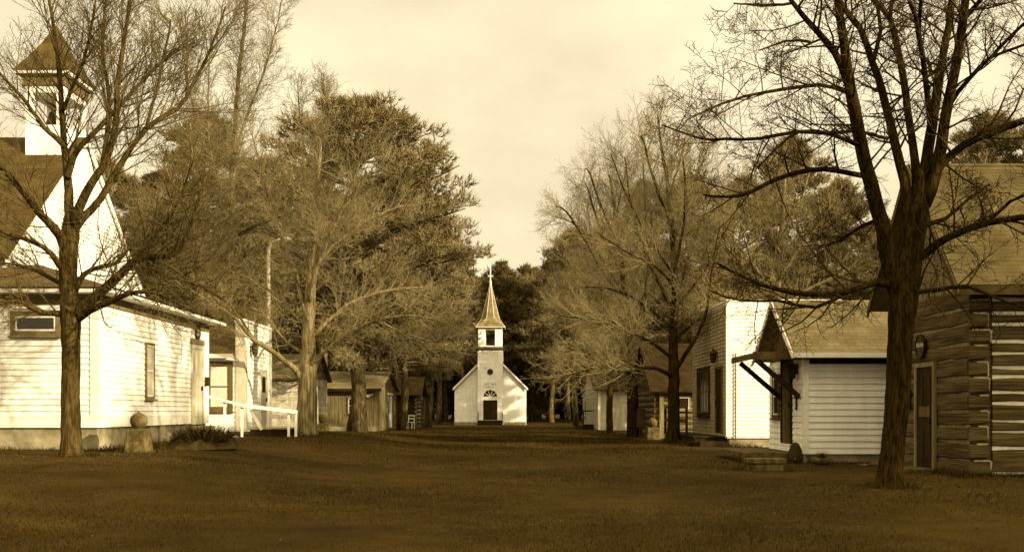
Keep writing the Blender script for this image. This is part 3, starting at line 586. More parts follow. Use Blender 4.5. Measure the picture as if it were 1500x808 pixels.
roof(w, (6.45, wy0 - .32, wz + .1), (11.1, wy0 - .32, wz + .1), (11.1, rm_, rz_), (6.45, rm_, rz_), .07, 15); roof(w, (6.45, wy1 + .32, wz + .1), (11.1, wy1 + .32, wz + .1), (11.1, rm_, rz_), (6.45, rm_, rz_), .07); w.build('roof', 'roof', T)
w = MB(); w.box(6.45, 11.1, wy0 - .36, wy0 - .33, wz - .02, wz + .1)
for y0 in (wy0 - .34, wy1 + .34): w.prism([(6.445, y0, wz - .04), (6.445, y0, wz + .1), (6.445, rm_, rz_ - .0), (6.445, rm_, rz_ - .16)], (-.035, 0, 0))
w.build('fascia', 'trim', T)
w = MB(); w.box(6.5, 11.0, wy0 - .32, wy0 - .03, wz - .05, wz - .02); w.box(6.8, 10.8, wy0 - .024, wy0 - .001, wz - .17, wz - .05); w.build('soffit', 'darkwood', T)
door(T, (6.8, 25.25, .38), (0, -1, 0), (-1, 0, 0), .76, 1.98, leaf='brownwood', frame='darkwood')
window(T, (6.8, 26.25, 1.55), (0, 1, 0), (-1, 0, 0), .5, .95, frame='brownwood')
w = MB(); roof(w, (5.62, 23.95, 2.5), (5.62, 26.0, 2.5), (6.79, 26.0, 2.66), (6.79, 23.95, 2.66), .05); CA = w.build('canopy', 'roofdark', T)
w = MB(); w.box(5.57, 5.618, 23.93, 26.02, 2.38, 2.52); w.box(5.62, 6.79, 23.9, 23.945, 2.38, 2.56); w.build('fascia', 'brownwood', CA)
for y in (24.1, 25.8):
    w = MB(); w.bar((6.77, y, 1.5), (5.75, y, 2.38), .09, .11); w.build('brace', 'darkwood', CA)
T = thing('wall_lantern', (6.77, 24.3, 2.1), 'black oval lantern on the street wall of the gabled white house', 'lantern')
w = MB(); w.lathe((6.64, 24.3, 1.92), [(.03, 0), (.09, .05), (.11, .28), (.14, .3), (.06, .4), (.02, .44)], 12); w.build('housing', 'black', T, smooth_=False); w = MB(); w.bar((6.78, 24.3, 2.2), (6.64, 24.3, 2.33), .03); w.bar((6.775, 24.3, 2.05), (6.775, 24.3, 2.3), .08); w.build('bracket', 'black', T)
T = thing('thermometer', (6.77, 24.42, 1.35), 'small dark bracket plate beside the door of the gabled white house', 'plate')
w = MB(); w.box(6.74, 6.775, 24.32, 24.37, 1.2, 1.52); w.box(6.74, 6.774, 24.37, 24.5, 1.47, 1.52); w.build('plate', 'black', T); w = MB(); w.box(6.73, 6.739, 24.335, 24.355, 1.25, 1.45); w.build('scale', 'signpaint', T)
T = thing('door_step', (6.2, 25.2, 0), 'low wide stoop under the canopy of the gabled white house', 'stoop')
w = MB(); w.box(5.5, 6.76, 24.2, 26.7, -.1, .2); w.build('slab', 'stone', T, bevel=.02)

# ------------------------------------------------------------------ right: big log cabin
T = thing('log_cabin', (8.3, 18.5, 0), 'hewn log cabin with white mortar lines and a steep grey roof', 'log cabin')
cx0, cx1, cy0, cy1, cz1 = 8.3, 14.5, 18.5, 22.3, 3.42
hs = [-.05, .06, .51, .80, 1.0, 1.31, 1.52, 1.79, 1.97, 2.21, 2.43, 2.74, 2.94, 3.2, 3.42]
w = MB(); ch = MB(); w.box(cx0 + .01, cx1, cy0 + .01, cy1, -.1, cz1)
logwall(w, ch, cx0 + .36, cx1, cy0, 0, 0, 0, RL, hs=hs, gap=.044)
ch2 = MB(); logwall(w, ch2, cy0 + .02, cy1, cx0, 0, 0, 0, RL, 'y', -1, hs=[0, .28, .62, .9, 1.18, 1.5, 1.8, 2.12, 2.4, 2.75, 3.05, 3.42], gap=.03); w.build('wall', 'log', T)
ch.build('chinking', 'chink', T); ch2.build('joint', 'board', T)
w = MB(); c2 = MB(); zs = [0, .3, .6, .92, 1.2, 1.48, 1.8, 2.08, 2.38, 2.66, 2.96, 3.2, 3.42]
for i, (a, b) in enumerate(zip(zs, zs[1:])):
    pr = .075 if i % 2 else .05; x1 = cx0 + .3 + RL.uniform(-.03, .03)
    w.hexa([(cx0 - .06, cy0 - pr, a + .03), (x1, cy0 - pr, a + .055), (x1, cy0, a + .055), (cx0 - .06, cy0, a + .03), (cx0 - .06, cy0 - pr, b - .02), (x1, cy0 - pr, b - .045), (x1, cy0, b - .045), (cx0 - .06, cy0, b - .02)])
    x2 = x1 + .028
    if i % 3 != 1: u_ = RL.uniform(.0, .5); c2.hexa([(x1, cy0 - .045, a + (b - a) * u_ * .6), (x2 - .012, cy0 - .045, a + (b - a) * u_ * .6), (x2 - .012, cy0, a + (b - a) * u_ * .6), (x1, cy0, a + (b - a) * u_ * .6), (x1 - .005, cy0 - .045, b - .03), (x2 + RL.uniform(-.012, .012), cy0 - .045, b - .02), (x2, cy0, b - .02), (x1, cy0, b - .03)])
    c2.box(cx0 + RL.uniform(.0, .16), x1, cy0 - .035, cy0, b - .03, b - .002)
w.build('log_end', 'log', T, bevel=.012); c2.build('mortar', 'mortar', T)
ry, rz2, ez = 20.4, 6.1, 3.5
w = MB(); w.prism([(cx0, cy0, cz1), (cx0, cy1, cz1), (cx0, ry, rz2 - .15)], (.15, 0, 0))
for i in range(18):
    y = cy0 + .12 + i * .205; h = cz1 + (rz2 - .15 - cz1) * (1 - abs(y + .08 - ry) / (ry - cy0)) - .1
    if h > cz1 + .05: w.box(cx0 - .022 - .006 * (i % 2), cx0, y, y + .19, cz1 - .06, h)
w.build('gable', 'board', T)
w = MB(); roof(w, (7.9, cy0 - .35, ez - .08), (14.9, cy0 - .35, ez - .08), (14.9, ry, rz2), (7.9, ry, rz2), .09, 20); roof(w, (7.9, cy1 + .35, ez - .08), (14.9, cy1 + .35, ez - .08), (14.9, ry, rz2), (7.9, ry, rz2), .09); w.build('roof', 'roofworn', T)
w = MB()
for y0 in (cy0 - .36, cy1 + .36): w.prism([(7.89, y0, ez - .26), (7.89, y0, ez - .1), (7.89, ry, rz2 - .02), (7.89, ry, rz2 - .2)], (-.04, 0, 0))
w.box(7.93, 14.9, cy0 - .385, cy0 - .352, ez - .26, ez - .09); w.build('fascia', 'brownwood', T)
door(T, (cx0 - .05, 20.38, .0), (0, -1, 0), (-1, 0, 0), .8, 2.05, leaf='darkwood', frame='board', fw=.09, glazed=True)
w = MB(); w.box(7.6, 8.2, 19.85, 20.9, -.1, .06); w.build('sill', 'stone', T, bevel=.02)
octo('hanging_sign', (cx0 - .06, 20.55, 2.48), (0, -1, 0), (-1, 0, 0), .24, 'dark eight-sided sign with one line of pale letters over the log cabin door', rows=((.02, .36, .085, 6),))
T = thing('notice_board', (cx0 - .06, 21.25, 1.42), 'small framed white notice on the log wall left of the cabin door', 'notice')
w = MB(); w.box(cx0 - .1, cx0 - .06, 21.14, 21.38, 1.22, 1.62); w.build('frame', 'darkwood', T); w = MB(); w.box(cx0 - .112, cx0 - .101, 21.18, 21.33, 1.26, 1.58); w.build('sheet', 'signpaint', T)

# ------------------------------------------------------------------ small things on the grass
def ball_post(x, y, hw, h, r, label):
    z = gz(x, y); T = thing('ball_post', (x, y, z), label, 'stone post', 'stone posts topped with balls')
    w = MB(); a, b = hw * 1.12, hw * .92
    w.hexa([(x - a, y - a, z - .1), (x + a, y - a, z - .1), (x + a, y + a, z - .1), (x - a, y + a, z - .1), (x - b, y - b, z + h), (x + b, y - b, z + h), (x + b, y + b, z + h), (x - b, y + b, z + h)]); w.build('pedestal', 'stone', T, bevel=.03)
    w = MB(); w.lathe((x, y, z + h - .02), [(r * .55, 0), (r * .5, .03)] + [(r * math.sin(R(a)), .03 + r * .9 - r * math.cos(R(a))) for a in range(30, 180, 15)] + [(.012, .03 + r * 1.9)], 18)
    w.lathe((x, y, z + h + r * 1.86), [(.03, 0), (.02, .03), (.008, .05)], 8); w.build('ball', 'stone', T, smooth_=True)
ball_post(-7.27, 19.95, .2, .45, .165, 'rough stone post with a ball on top beside the schoolhouse foundation')
ball_post(-7.75, 42, .2, .45, .2, 'stone post with a pale sunlit ball between the two thick trunks')
ball_post(5.85, 42.6, .25, .5, .2, 'dark stone post with a ball in front of the log house')
T = thing('post_box', (5.62, 44.6, 0), 'dark rounded board on a post beside the ball post on the right', 'post')
w = MB(); w.bar((5.62, 44.6, -.1), (5.62, 44.6, .7), .13); w.build('post', 'darkwood', T, bevel=.01)
w = MB(); pl = [(5.43, 44.52, .45), (5.81, 44.52, .45), (5.81, 44.52, 1.15)] + [(5.62 + .19 * math.cos(R(a)), 44.52, 1.15 + .13 * math.sin(R(a))) for a in (30, 60, 90, 120, 150)] + [(5.43, 44.52, 1.15)]
w.prism(pl, (0, .1, 0)); w.build('board', 'signwood', T, bevel=.015)
z = gz(5.03, 20.4); T = thing('stone_bench', (5.03, 20.4, z), 'low solid stone bench on the lawn in front of the gabled white house', 'bench')
w = MB(); w.box(4.66, 5.42, 20.2, 20.62, z + .15, z + .25); w.build('seat', 'stone', T, bevel=.02)
w = MB(); w.box(4.71, 5.37, 20.23, 20.6, z - .05, z + .148); w.build('base', 'stone', T, bevel=.02)
T = thing('lawn_ornament', (6.5, 23.55, 0), 'black rounded hooded ornament by the corner of the gabled white house', 'ornament')
w = MB(); rn = random.Random(4)
for i_, (r_, z_) in enumerate([(.17, -.03), (.185, .04), (.18, .16), (.155, .26), (.12, .33), (.125, .36), (.09, .42), (.035, .46)]):
    for j_ in range(16):
        q = r_ * (1 + rn.uniform(-.06, .06)); w.v.append((6.5 + q * math.cos(math.pi * j_ / 8), 23.5 + q * math.sin(math.pi * j_ / 8), z_))
w.f = [(i_ * 16 + j_, i_ * 16 + (j_ + 1) % 16, i_ * 16 + 16 + (j_ + 1) % 16, i_ * 16 + 16 + j_) for i_ in range(7) for j_ in range(16)] + [tuple(range(112, 128))]
w.build('body', 'black', T, smooth_=True)
w = MB(); w.lathe((6.44, 23.31, .06), [(.01, 0), (.022, .01), (.022, .03), (.01, .04)], 8); w.build('knob', 'greytrim', T, smooth_=True)

def blades(name, parent, c, n, r, h, w_, m, seed, up=.6, loc=None):
    """a tuft of thin bent stalks rising from a point"""
    rng = np.random.default_rng(seed); a = rng.uniform(0, 6.283, n); el = rng.uniform(up, 1.5, n); rr = r * np.sqrt(rng.uniform(0, 1, n))
    b = np.stack([c[0] + rr * np.cos(a) * .6, c[1] + rr * np.sin(a) * .6, np.full(n, c[2])], 1); L_ = h * rng.uniform(.5, 1, n)
    d = np.stack([np.cos(a) * np.cos(el), np.sin(a) * np.cos(el), np.sin(el)], 1); s = np.stack([-np.sin(a), np.cos(a), np.zeros(n)], 1) * w_
    mid = b + d * (L_ * .55)[:, None]; tip = b + d * L_[:, None] + np.stack([np.cos(a), np.sin(a), np.zeros(n)], 1) * (L_ * .25)[:, None]
    V = np.stack([b - s, b + s, mid + s * .8, mid - s * .8, tip], 1).reshape(-1, 3)
    w = MB(); w.v = [tuple(v) for v in V]; w.f = [q for i in range(n) for q in ((5 * i, 5 * i + 1, 5 * i + 2, 5 * i + 3), (5 * i + 3, 5 * i + 2, 5 * i + 4))]
    return w.build(name, m, parent, loc=loc)
T = thing('potted_plant', (6.93, 22.9, 0), 'low bowl planter with thin grassy leaves in front of the gabled white house', 'plant')
w = MB(); w.lathe((6.93, 22.9, 0), [(.12, -.02), (.2, .02), (.23, .12), (.21, .13), (.19, .1)], 16); w.build('pot', 'stone', T, smooth_=True); blades('leaves', T, (6.93, 22.9, .1), 90, .12, .26, .006, 'brush', 3)
RS = random.Random(12)
def rock(x, y, r, label, m='stone', group=None, h=.65):
    z = gz(x, y); w = MB(); k = 9; rows = 5
    vs = []
    for i in range(rows):
        a = math.pi / 2 * i / (rows - 1)
        for j in range(k):
            q = r * (1 + RS.uniform(-.18, .18)); vs.append((x + q * math.cos(a) * math.cos(6.283 * j / k), y + q * math.cos(a) * math.sin(6.283 * j / k), z - .02 + q * h * math.sin(a)))
    w.add(vs, [(i * k + j, i * k + (j + 1) % k, (i + 1) * k + (j + 1) % k, (i + 1) * k + j) for i in range(rows - 1) for j in range(k)])
    o = w.build('rock', m, loc=(x, y, z), smooth_=True); tag(o, label, 'rock', group)
rock(-8.3, 30.7, .11, 'small pale stone on the grass below the white handrail', 'concrete')
rock(7.75, 22.6, .1, 'first dark stone by the foundation of the gabled white house, nearest the planter'); rock(8.05, 22.7, .14, 'larger dark stone beside the right bare trunk at the foundation'); rock(8.35, 22.5, .08, 'smallest dark stone at the foundation beside the right bare trunk')
# brush heap by the schoolhouse steps
T = thing('brush_heap', (-6.75, 22.4, .38), 'heap of dark cut brush on the grass by the schoolhouse side steps', 'brush heap')
w = MB(); k = 22
for i, (rr, h) in enumerate(((1, 0), (.85, .16), (.6, .3), (.3, .38), (.05, .41))):
    for j in range(k): q = rr * (1 + RS.uniform(-.15, .15)); w.v.append((-6.75 + .72 * q * math.cos(6.283 * j / k), 22.4 + .9 * q * math.sin(6.283 * j / k), .36 + h * RS.uniform(.8, 1.1)))
w.f = [(i * k + j, i * k + (j + 1) % k, (i + 1) * k + (j + 1) % k, (i + 1) * k + j) for i in range(4) for j in range(k)]; w.build('heap', 'brush', T)
blades('stalks', T, (-6.75, 22.4, .5), 1300, 1.1, .5, .008, 'brush', 9, up=.05)
def tuft(x, y, n, r, h, label):
    z = gz(x, y); o = blades('grass_tuft', None, (x, y, z - .01), n, r, h, .005, 'grassblade', int(abs(x * 100)), loc=(x, y, z)); tag(o, label, 'grass tuft')
tuft(-7.15, 20.9, 160, .25, .3, 'tuft of tall dry grass behind the stone ball post by the schoolhouse'); tuft(-8.0, 20.3, 120, .3, .22, 'tuft of dry grass at the schoolhouse foundation between trunk and stone post')
tuft(8.0, 18.2, 160, .4, .2, 'tuft of grass at the corner of the log cabin'); tuft(10.0, 18.2, 200, .6, .22, 'tuft of grass under the white mortar lines of the log cabin wall')

# ------------------------------------------------------------------ trees
def segmesh(name, segs, m, parent, k=3):
    A = np.array(segs, dtype='f'); o0 = np.array(origin(parent), dtype='f')
    p0 = A[:, 0:3] - o0; p1 = A[:, 3:6] - o0; d = p1 - p0; ln = np.linalg.norm(d, axis=1, keepdims=True); d /= np.maximum(ln, 1e-6)
    ref = np.where(np.abs(d[:, 2:3]) > .8, np.array([[1., 0, 0]]), np.array([[0, 0, 1.]])); u = np.cross(d, ref); u /= np.linalg.norm(u, axis=1, keepdims=True); v = np.cross(d, u)
    n = len(A); V = np.empty((n, 2 * k, 3), 'f')
    for j in range(k):
        a = 2 * math.pi * j / k; off = u * math.cos(a) + v * math.sin(a)
        V[:, j] = p0 + off * A[:, 6:7]; V[:, k + j] = p1 + off * A[:, 7:8]
    base = (np.arange(n) * 2 * k)[:, None]
    Fq = np.stack([np.concatenate([base + j, base + (j + 1) % k, base + k + (j + 1) % k, base + k + j], 1) for j in range(k)], 1).reshape(-1)
    return rawmesh(name, V.reshape(-1, 3), Fq, 4, m, parent)
def rawmesh(name, V, idx, k, m, parent, smooth_=False):
    me = bpy.data.meshes.new(name); nf = len(idx) // k
    me.vertices.add(len(V)); me.vertices.foreach_set('co', np.asarray(V, 'f').ravel())
    me.loops.add(len(idx)); me.loops.foreach_set('vertex_index', np.asarray(idx, 'i'))
    me.polygons.add(nf); me.polygons.foreach_set('loop_start', np.arange(0, nf * k, k, dtype='i')); me.polygons.foreach_set('loop_total', np.full(nf, k, 'i'))
    me.update(calc_edges=True); me.materials.append(M[m])
    if smooth_: me.polygons.foreach_set('use_smooth', np.ones(nf, bool))
    o = bpy.data.objects.new(name, me); COL.objects.link(o); o.parent = parent
    return o
def vrand(rng):
    return Vector((rng.gauss(0, 1), rng.gauss(0, 1), rng.gauss(0, 1))).normalized()
class Tree:
    def __init__(s, seed, up=.12, wob=.2, ang=(30, 65), rmin=.004, dens=1.0, last=3, lens=(.55, .6, .55), nb=(7, 6, 5), caps=(.022, .011, .006)):
        s.rng = random.Random(seed); s.up = up; s.wob = wob; s.ang = ang; s.rmin = rmin; s.dens = dens; s.last = last; s.lens = lens; s.nb = nb; s.caps = caps
        s.trunk = MB(); s.segs = []
    def limb(s, pts, rad, k=8, rough=.04):
        s.trunk.tube(pts, rad, k, rough=rough, rng=s.rng)
    def path(s, p, d, L_, lev):
        rng = s.rng; n = max(3, int(L_ / (.45, .28, .17, .1)[min(lev, 3)])); n = min(n, 12); st = L_ / n; pts = [p.copy()]; d = d.normalized()
        for i in range(n):
            d = (d + vrand(rng) * s.wob * (1.0 if lev else .6) + Vector((0, 0, s.up))).normalized(); pts.append(pts[-1] + d * st)
        return pts
    def kids(s, pts, rad, lev, t0=.2, n=None, L_=None):
        rng = s.rng; tot = sum((b - a).length for a, b in zip(pts, pts[1:])); L_ = L_ or tot
        n = n if n is not None else s.nb[min(lev, len(s.nb) - 1)]
        n = max(1, int(n * s.dens + rng.random()))
        m = len(pts) - 1
        for j in range(n):
            t = t0 + (1 - t0) * (j + rng.random()) / n; x = min(t * m, m - .001); i = int(x); f = x - i
            p = pts[i].lerp(pts[i + 1], f); r = rad[i] + (rad[i + 1] - rad[i]) * f; d = (pts[i + 1] - pts[i]).normalized()
            side = d.cross(vrand(rng)).normalized(); a = R(rng.uniform(*s.ang)); nd = d * math.cos(a) + side * math.sin(a)
            s.grow(p, nd, L_ * s.lens[min(lev, len(s.lens) - 1)] * rng.uniform(.6, 1.15) * (1.05 - .45 * t), max(s.rmin, min(r * rng.uniform(.4, .62), s.caps[lev])), lev + 1)
    def grow(s, p, d, L_, r, lev):
        pts = s.path(p, d, L_, lev); n = len(pts) - 1; e_ = max(s.rmin * .7, r * .3)
        rad = [r + (e_ - r) * i / n for i in range(n + 1)]
        if r > .028: s.trunk.tube(pts, rad, 6 if r > .05 else 5, cap=False)
        else: s.segs += [(*a, *b, ra, rb) for a, b, ra, rb in zip(pts, pts[1:], rad, rad[1:])]
        if lev < s.last: s.kids(pts, rad, lev)
    def finish(s, name, loc, label, bark, twig, group='bare trees along the green', trunk_name='trunk'):
        T = thing(name, loc, label, 'tree', group)
        s.trunk.build('trunk', bark, T, smooth_=True)
        segmesh('crown', s.segs, twig, T)
        return T
def pix_limb(d0, pts, dy):
    n = len(pts); out = []; rad = []
    for i, (x, y, hw) in enumerate(pts):
        d = d0 + dy * (i / (n - 1)) ** 1.2; out.append(P(x, y, d)); rad.append(max(.004, hw * d / F))
    return out, rad
def refine(pts, rad, rng, j=.012, st=.3):
    """Catmull-Rom points between the given ones with a little crookedness"""
    o, r = [], []; n = len(pts)
    for i in range(n - 1):
        a, b, c, d = pts[max(i - 1, 0)], pts[i], pts[i + 1], pts[min(i + 2, n - 1)]; k = max(2, int((c - b).length / st)); k = min(k, 10)
        for q in range(k):
            t = q / k; p = .5 * ((2 * b) + (c - a) * t + (2 * a - 5 * b + 4 * c - d) * t * t + (3 * b - a - 3 * c + d) * t ** 3)
            o.append(p + vrand(rng) * j * (1 if q else .3)); r.append((rad[i] + (rad[i + 1] - rad[i]) * t))
    return o + [pts[-1]], r + [rad[-1]]

# the big crooked tree on the right
D = 15.5; t = Tree(21, up=.05, wob=.26, ang=(35, 80), rmin=.0036, last=3, lens=(.55, .55, .5), nb=(9, 9, 5))
base = [(1302, 726, 31), (1303, 714, 22), (1305, 694, 17.8), (1308, 660, 16.5), (1312, 620, 16.5), (1316, 560, 17), (1319, 500, 17.5), (1322, 455, 19), (1326, 420, 20.5), (1334, 370, 17), (1343, 320, 15), (1349, 280, 12), (1352, 250, 12)]
p_, r_ = refine(*pix_limb(D, base, .25), t.rng, .006, .12); t.limb(p_, r_, 26, .03)
L_R = [
 ([(1320, 440, 17), (1303, 385, 15), (1294, 335, 13.5), (1276, 270, 12.5), (1258, 195, 11.5), (1246, 132, 10), (1236, 60, 8), (1226, -10, 6.5), (1212, -110, 5), (1200, -220, 3)], -1.0, .3),
 ([(1247, 138, 7), (1232, 95, 6.5), (1212, 64, 5.5), (1182, 30, 4.5), (1158, 0, 3.6), (1128, -45, 2.5), (1090, -90, 1.5)], -1.2, .2),
 ([(1330, 410, 16), (1328, 330, 12), (1325, 265, 9), (1311, 210, 8), (1295, 145, 7), (1278, 92, 6), (1259, 40, 5.4), (1234, 10, 4.6), (1215, -40, 3.5), (1190, -110, 2)], .8, .3),
 ([(1278, 95, 4), (1290, 45, 3.5), (1284, 0, 3), (1275, -80, 2)], .7, .2),
 ([(1345, 300, 9), (1341, 240, 7.5), (1330, 168, 6.5), (1320, 95, 6), (1304, 28, 5), (1280, 2, 3.5), (1262, -40, 2.5)], 1.6, .2),
 ([(1304, 28, 4), (1308, -40, 3.4), (1300, -150, 2)], 1.7, .1),
 ([(1364, 200, 6), (1356, 120, 5), (1346, 52, 4.4), (1334, 5, 3.6), (1310, -50, 2.5)], -1.3, .2),
 ([(1346, 52, 3.6), (1349, 0, 3.2), (1358, -80, 2)], -1.3, .2),
 ([(1348, 310, 12), (1357, 240, 10), (1369, 160, 8.5), (1381, 86, 7), (1393, 8, 6), (1402, -90, 4.5), (1406, -200, 2.5)], 1.2, .25),
 ([(1352, 300, 14), (1371, 250, 11), (1384, 178, 9.5), (1399, 105, 8.5), (1411, 28, 7.5), (1418, -30, 6), (1432, -140, 4)], -.7, .25),
 ([(1411, 28, 4.5), (1435, 2, 4), (1465, -50, 3)], -.9, .1),
 ([(1392, 152, 4.5), (1420, 115, 4), (1452, 84, 3.6), (1482, 52, 3), (1520, 20, 2.5), (1570, -10, 1.6)], -1.5, .2),
 ([(1452, 84, 2.8), (1500, 66, 2.4), (1560, 50, 1.6)], -1.6, .1),
 ([(1362, 268, 8), (1378, 242, 7.5), (1402, 220, 7), (1424, 206, 7), (1472, 186, 6.5), (1500, 177, 6), (1570, 150, 4.5), (1640, 140, 2.5)], -.8, .15),
 ([(1342, 378, 8.5), (1362, 366, 7.5), (1390, 347, 6.5), (1444, 327, 6), (1497, 318, 5.5), (1560, 322, 4), (1630, 310, 2.2)], -1.6, .1),
 ([(1444, 327, 3), (1480, 295, 2.6), (1520, 280, 1.8)], -1.9, .1),
 ([(1268, 258, 5), (1226, 250, 4.6), (1186, 249, 4), (1138, 262, 3.8), (1100, 281, 3.4), (1070, 288, 2.8), (1030, 285, 1.6)], -1.0, .15),
 ([(1300, 203, 3), (1275, 196, 3), (1247, 192, 3), (1205, 195, 3), (1170, 194, 2.6), (1140, 215, 2.2), (1110, 245, 1.6)], -1.5, .1),
 ([(1255, 212, 4), (1217, 196, 3.5), (1167, 193, 3.2), (1113, 203, 3), (1062, 203, 2.6), (1022, 202, 2.2), (969, 183, 1.2)], -.6, .1),
 ([(1240, 135, 3.6), (1200, 124, 3.2), (1147, 131, 3), (1105, 138, 2.6), (1073, 147, 2.2), (1040, 160, 1.8), (1004, 177, 1)], -1.8, .1),
 ([(1186, 62, 2.4), (1150, 60, 2), (1112, 74, 1.2)], -1, .1),
 ([(1160, 5, 2.6), (1110, 8, 2.2), (1075, 5, 1.2)], -1.3, .1),
 ([(1310, 420, 8), (1285, 413, 6), (1240, 428, 5), (1190, 430, 4.6), (1140, 424, 4), (1090, 405, 3), (1050, 385, 2)], -1.4, .1),
 ([(1240, 428, 3.4), (1195, 450, 3), (1140, 440, 2.6), (1085, 440, 2), (1040, 425, 1.2)], -1.9, .1),
 ([(1288, 320, 4), (1265, 330, 3.2), (1230, 352, 2.4), (1200, 360, 1.4)], 1.0, .1),
 ([(1330, 430, 5), (1370, 425, 4), (1420, 420, 3), (1470, 440, 2), (1520, 455, 1.2)], -1.2, .1),
 ([(1350, 330, 5), (1385, 320, 3.5), (1420, 290, 2.6), (1450, 270, 1.6)], 1.0, .1),
]
for pts, dy, t0 in L_R:
    d0 = D + .2; pts = [(x, y, w_ * .86) for x, y, w_ in pts]
    p_, r_ = refine(*pix_limb(d0, pts, dy), t.rng, .012); t.limb(p_, r_, 8, .05)
    tot = sum((b - a).length for a, b in zip(p_, p_[1:])); t.kids(p_, r_, 0, t0, n=int(4 + tot * 3.6), L_=min(2.6, .8 + tot * .5))
t.finish('bare_tree', (P(1303, 716, D).x, D, 0), 'large dark bare tree with crooked upright limbs in front of the log cabin', 'bark', 'twigdark')

# the bare tree on the left before the schoolhouse
D = 18.2; t = Tree(33, up=.08, wob=.15, ang=(24, 55), rmin=.0032, last=3, lens=(.6, .6, .55), nb=(10, 9, 5), caps=(.016, .008, .005))
base = [(105, 684, 25), (105, 671, 17.5), (104, 640, 14), (103, 580, 13), (104, 520, 12.5), (104, 470, 14), (101, 430, 12.5), (100, 380, 13), (103, 345, 13), (106, 315, 10)]
p_, r_ = refine(*pix_limb(D, base, .2), t.rng, .006, .12); t.limb(p_, r_, 24, .03)
L_L = [
 ([(96, 365, 8), (88, 345, 7), (68, 322, 6), (54, 307, 5.5), (20, 262, 5), (0, 242, 4.5), (-40, 205, 3.5), (-90, 150, 2)], -1.2, .2),
 ([(103, 330, 8), (101, 300, 7), (99, 257, 6), (94, 213, 5), (90, 160, 4), (87, 110, 3.4), (80, 50, 2.6), (72, 0, 2), (66, -60, 1.2)], .8, .3),
 ([(95, 216, 4), (80, 200, 3.8), (64, 186, 3.4), (45, 160, 3), (28, 138, 2.6), (0, 108, 2), (-30, 70, 1.2)], -1.0, .2),
 ([(108, 328, 8), (118, 300, 7), (134, 270, 6), (150, 246, 5.4), (168, 198, 4.8), (172, 124, 4), (183, 52, 3), (190, 0, 2.2), (196, -60, 1.3)], -.9, .3),
 ([(110, 335, 6.5), (122, 318, 6), (148, 290, 5), (180, 235, 4.2), (214, 188, 3.8), (248, 166, 3.2), (272, 144, 2.8), (307, 76, 2), (330, 10, 1.2)], 1.2, .25),
 ([(99, 260, 5), (108, 230, 4.5), (120, 212, 4), (163, 168, 3.2), (198, 130, 2.6), (223, 104, 2.2), (268, 64, 1.4)], 1.6, .2),
 ([(90, 165, 3), (110, 120, 2.5), (130, 60, 2), (140, 0, 1.4)], -.8, .2),
 ([(150, 246, 3.5), (160, 150, 3), (150, 70, 2.2), (155, 0, 1.4)], .6, .2),
 ([(214, 188, 2.6), (235, 110, 2), (250, 30, 1.4)], 1.5, .2),
 ([(112, 462, 9), (130, 442, 8), (156, 420, 7), (185, 393, 6), (200, 380, 5), (232, 376, 4), (262, 368, 3.4), (282, 320, 2.4), (300, 262, 1.5)], -1.3, .2),
 ([(200, 380, 4), (222, 350, 3.2), (246, 322, 2.6), (268, 280, 1.8), (285, 230, 1)], -1.5, .1),
 ([(112, 468, 6), (130, 455, 5.4), (156, 444, 4.8), (184, 431, 4), (214, 427, 3), (240, 434, 2), (275, 452, 1.2)], -1.8, .2),
 ([(186, 392, 4), (222, 396, 4), (262, 408, 3.4), (298, 420, 2.6), (330, 440, 1.6)], -1.4, .1),
 ([(96, 460, 5), (78, 458, 4.6), (56, 456, 4), (36, 445, 3.2), (18, 440, 2.6), (-10, 448, 2), (-50, 440, 1)], -1.2, .1),
 ([(94, 400, 5), (76, 372, 4), (50, 355, 3.4), (18, 345, 2.8), (-20, 330, 1.6)], -1.0, .1),
 ([(96, 420, 4), (70, 405, 3.2), (40, 392, 2.6), (0, 385, 2), (-40, 390, 1.2)], .9, .1),
 ([(108, 430, 5), (122, 402, 4), (150, 390, 3.4), (172, 384, 2.6), (200, 350, 1.6)], .8, .1),
]
for pts, dy, t0 in L_L:
    p_, r_ = refine(*pix_limb(D + .1, pts, dy), t.rng, .012); t.limb(p_, r_, 7, .05)
    tot = sum((b - a).length for a, b in zip(p_, p_[1:])); t.kids(p_, r_, 0, t0, n=int(4 + tot * 5.8), L_=min(3.2, 1 + tot * .55))
t.finish('bare_tree', (P(105, 672, D).x, D, gz(-7.8, D)), 'slender bare tree at the far left in front of the white schoolhouse', 'barkgrey', 'twigmid')

# mid-distance bare trees, drawn along their main limbs
def mid_tree(name, seed, D, limbs, label, bark, twig, per=6.5, rmin=.0036, up=.06, wob=.16, L0=.9, k=.5, Lm=3.0):
    t = Tree(seed, up=up, wob=wob, ang=(25, 62), rmin=rmin, last=3, lens=(.66, .62, .55), nb=(13, 10, 5), caps=(.016, .008, .0045))
    for i, (pts, dy, t0, *fac) in enumerate(limbs):
        if i: pts = [(x, y, w_ * .72) for x, y, w_ in pts]
        p_, r_ = refine(*pix_limb(D, pts, dy), t.rng, .02); t.limb(p_, r_, 18 if i == 0 else 6, .04)
        tot = sum((b - a).length for a, b in zip(p_, p_[1:])); t.kids(p_, r_, 0, t0, n=int(2 + tot * per * (fac[0] if fac else 1)), L_=min(Lm, L0 + tot * k))
    x, y, _ = limbs[0][0][0]; q = P(x, y, D)
    return t.finish(name, (q.x, D, q.z + .2), label, bark, twig)
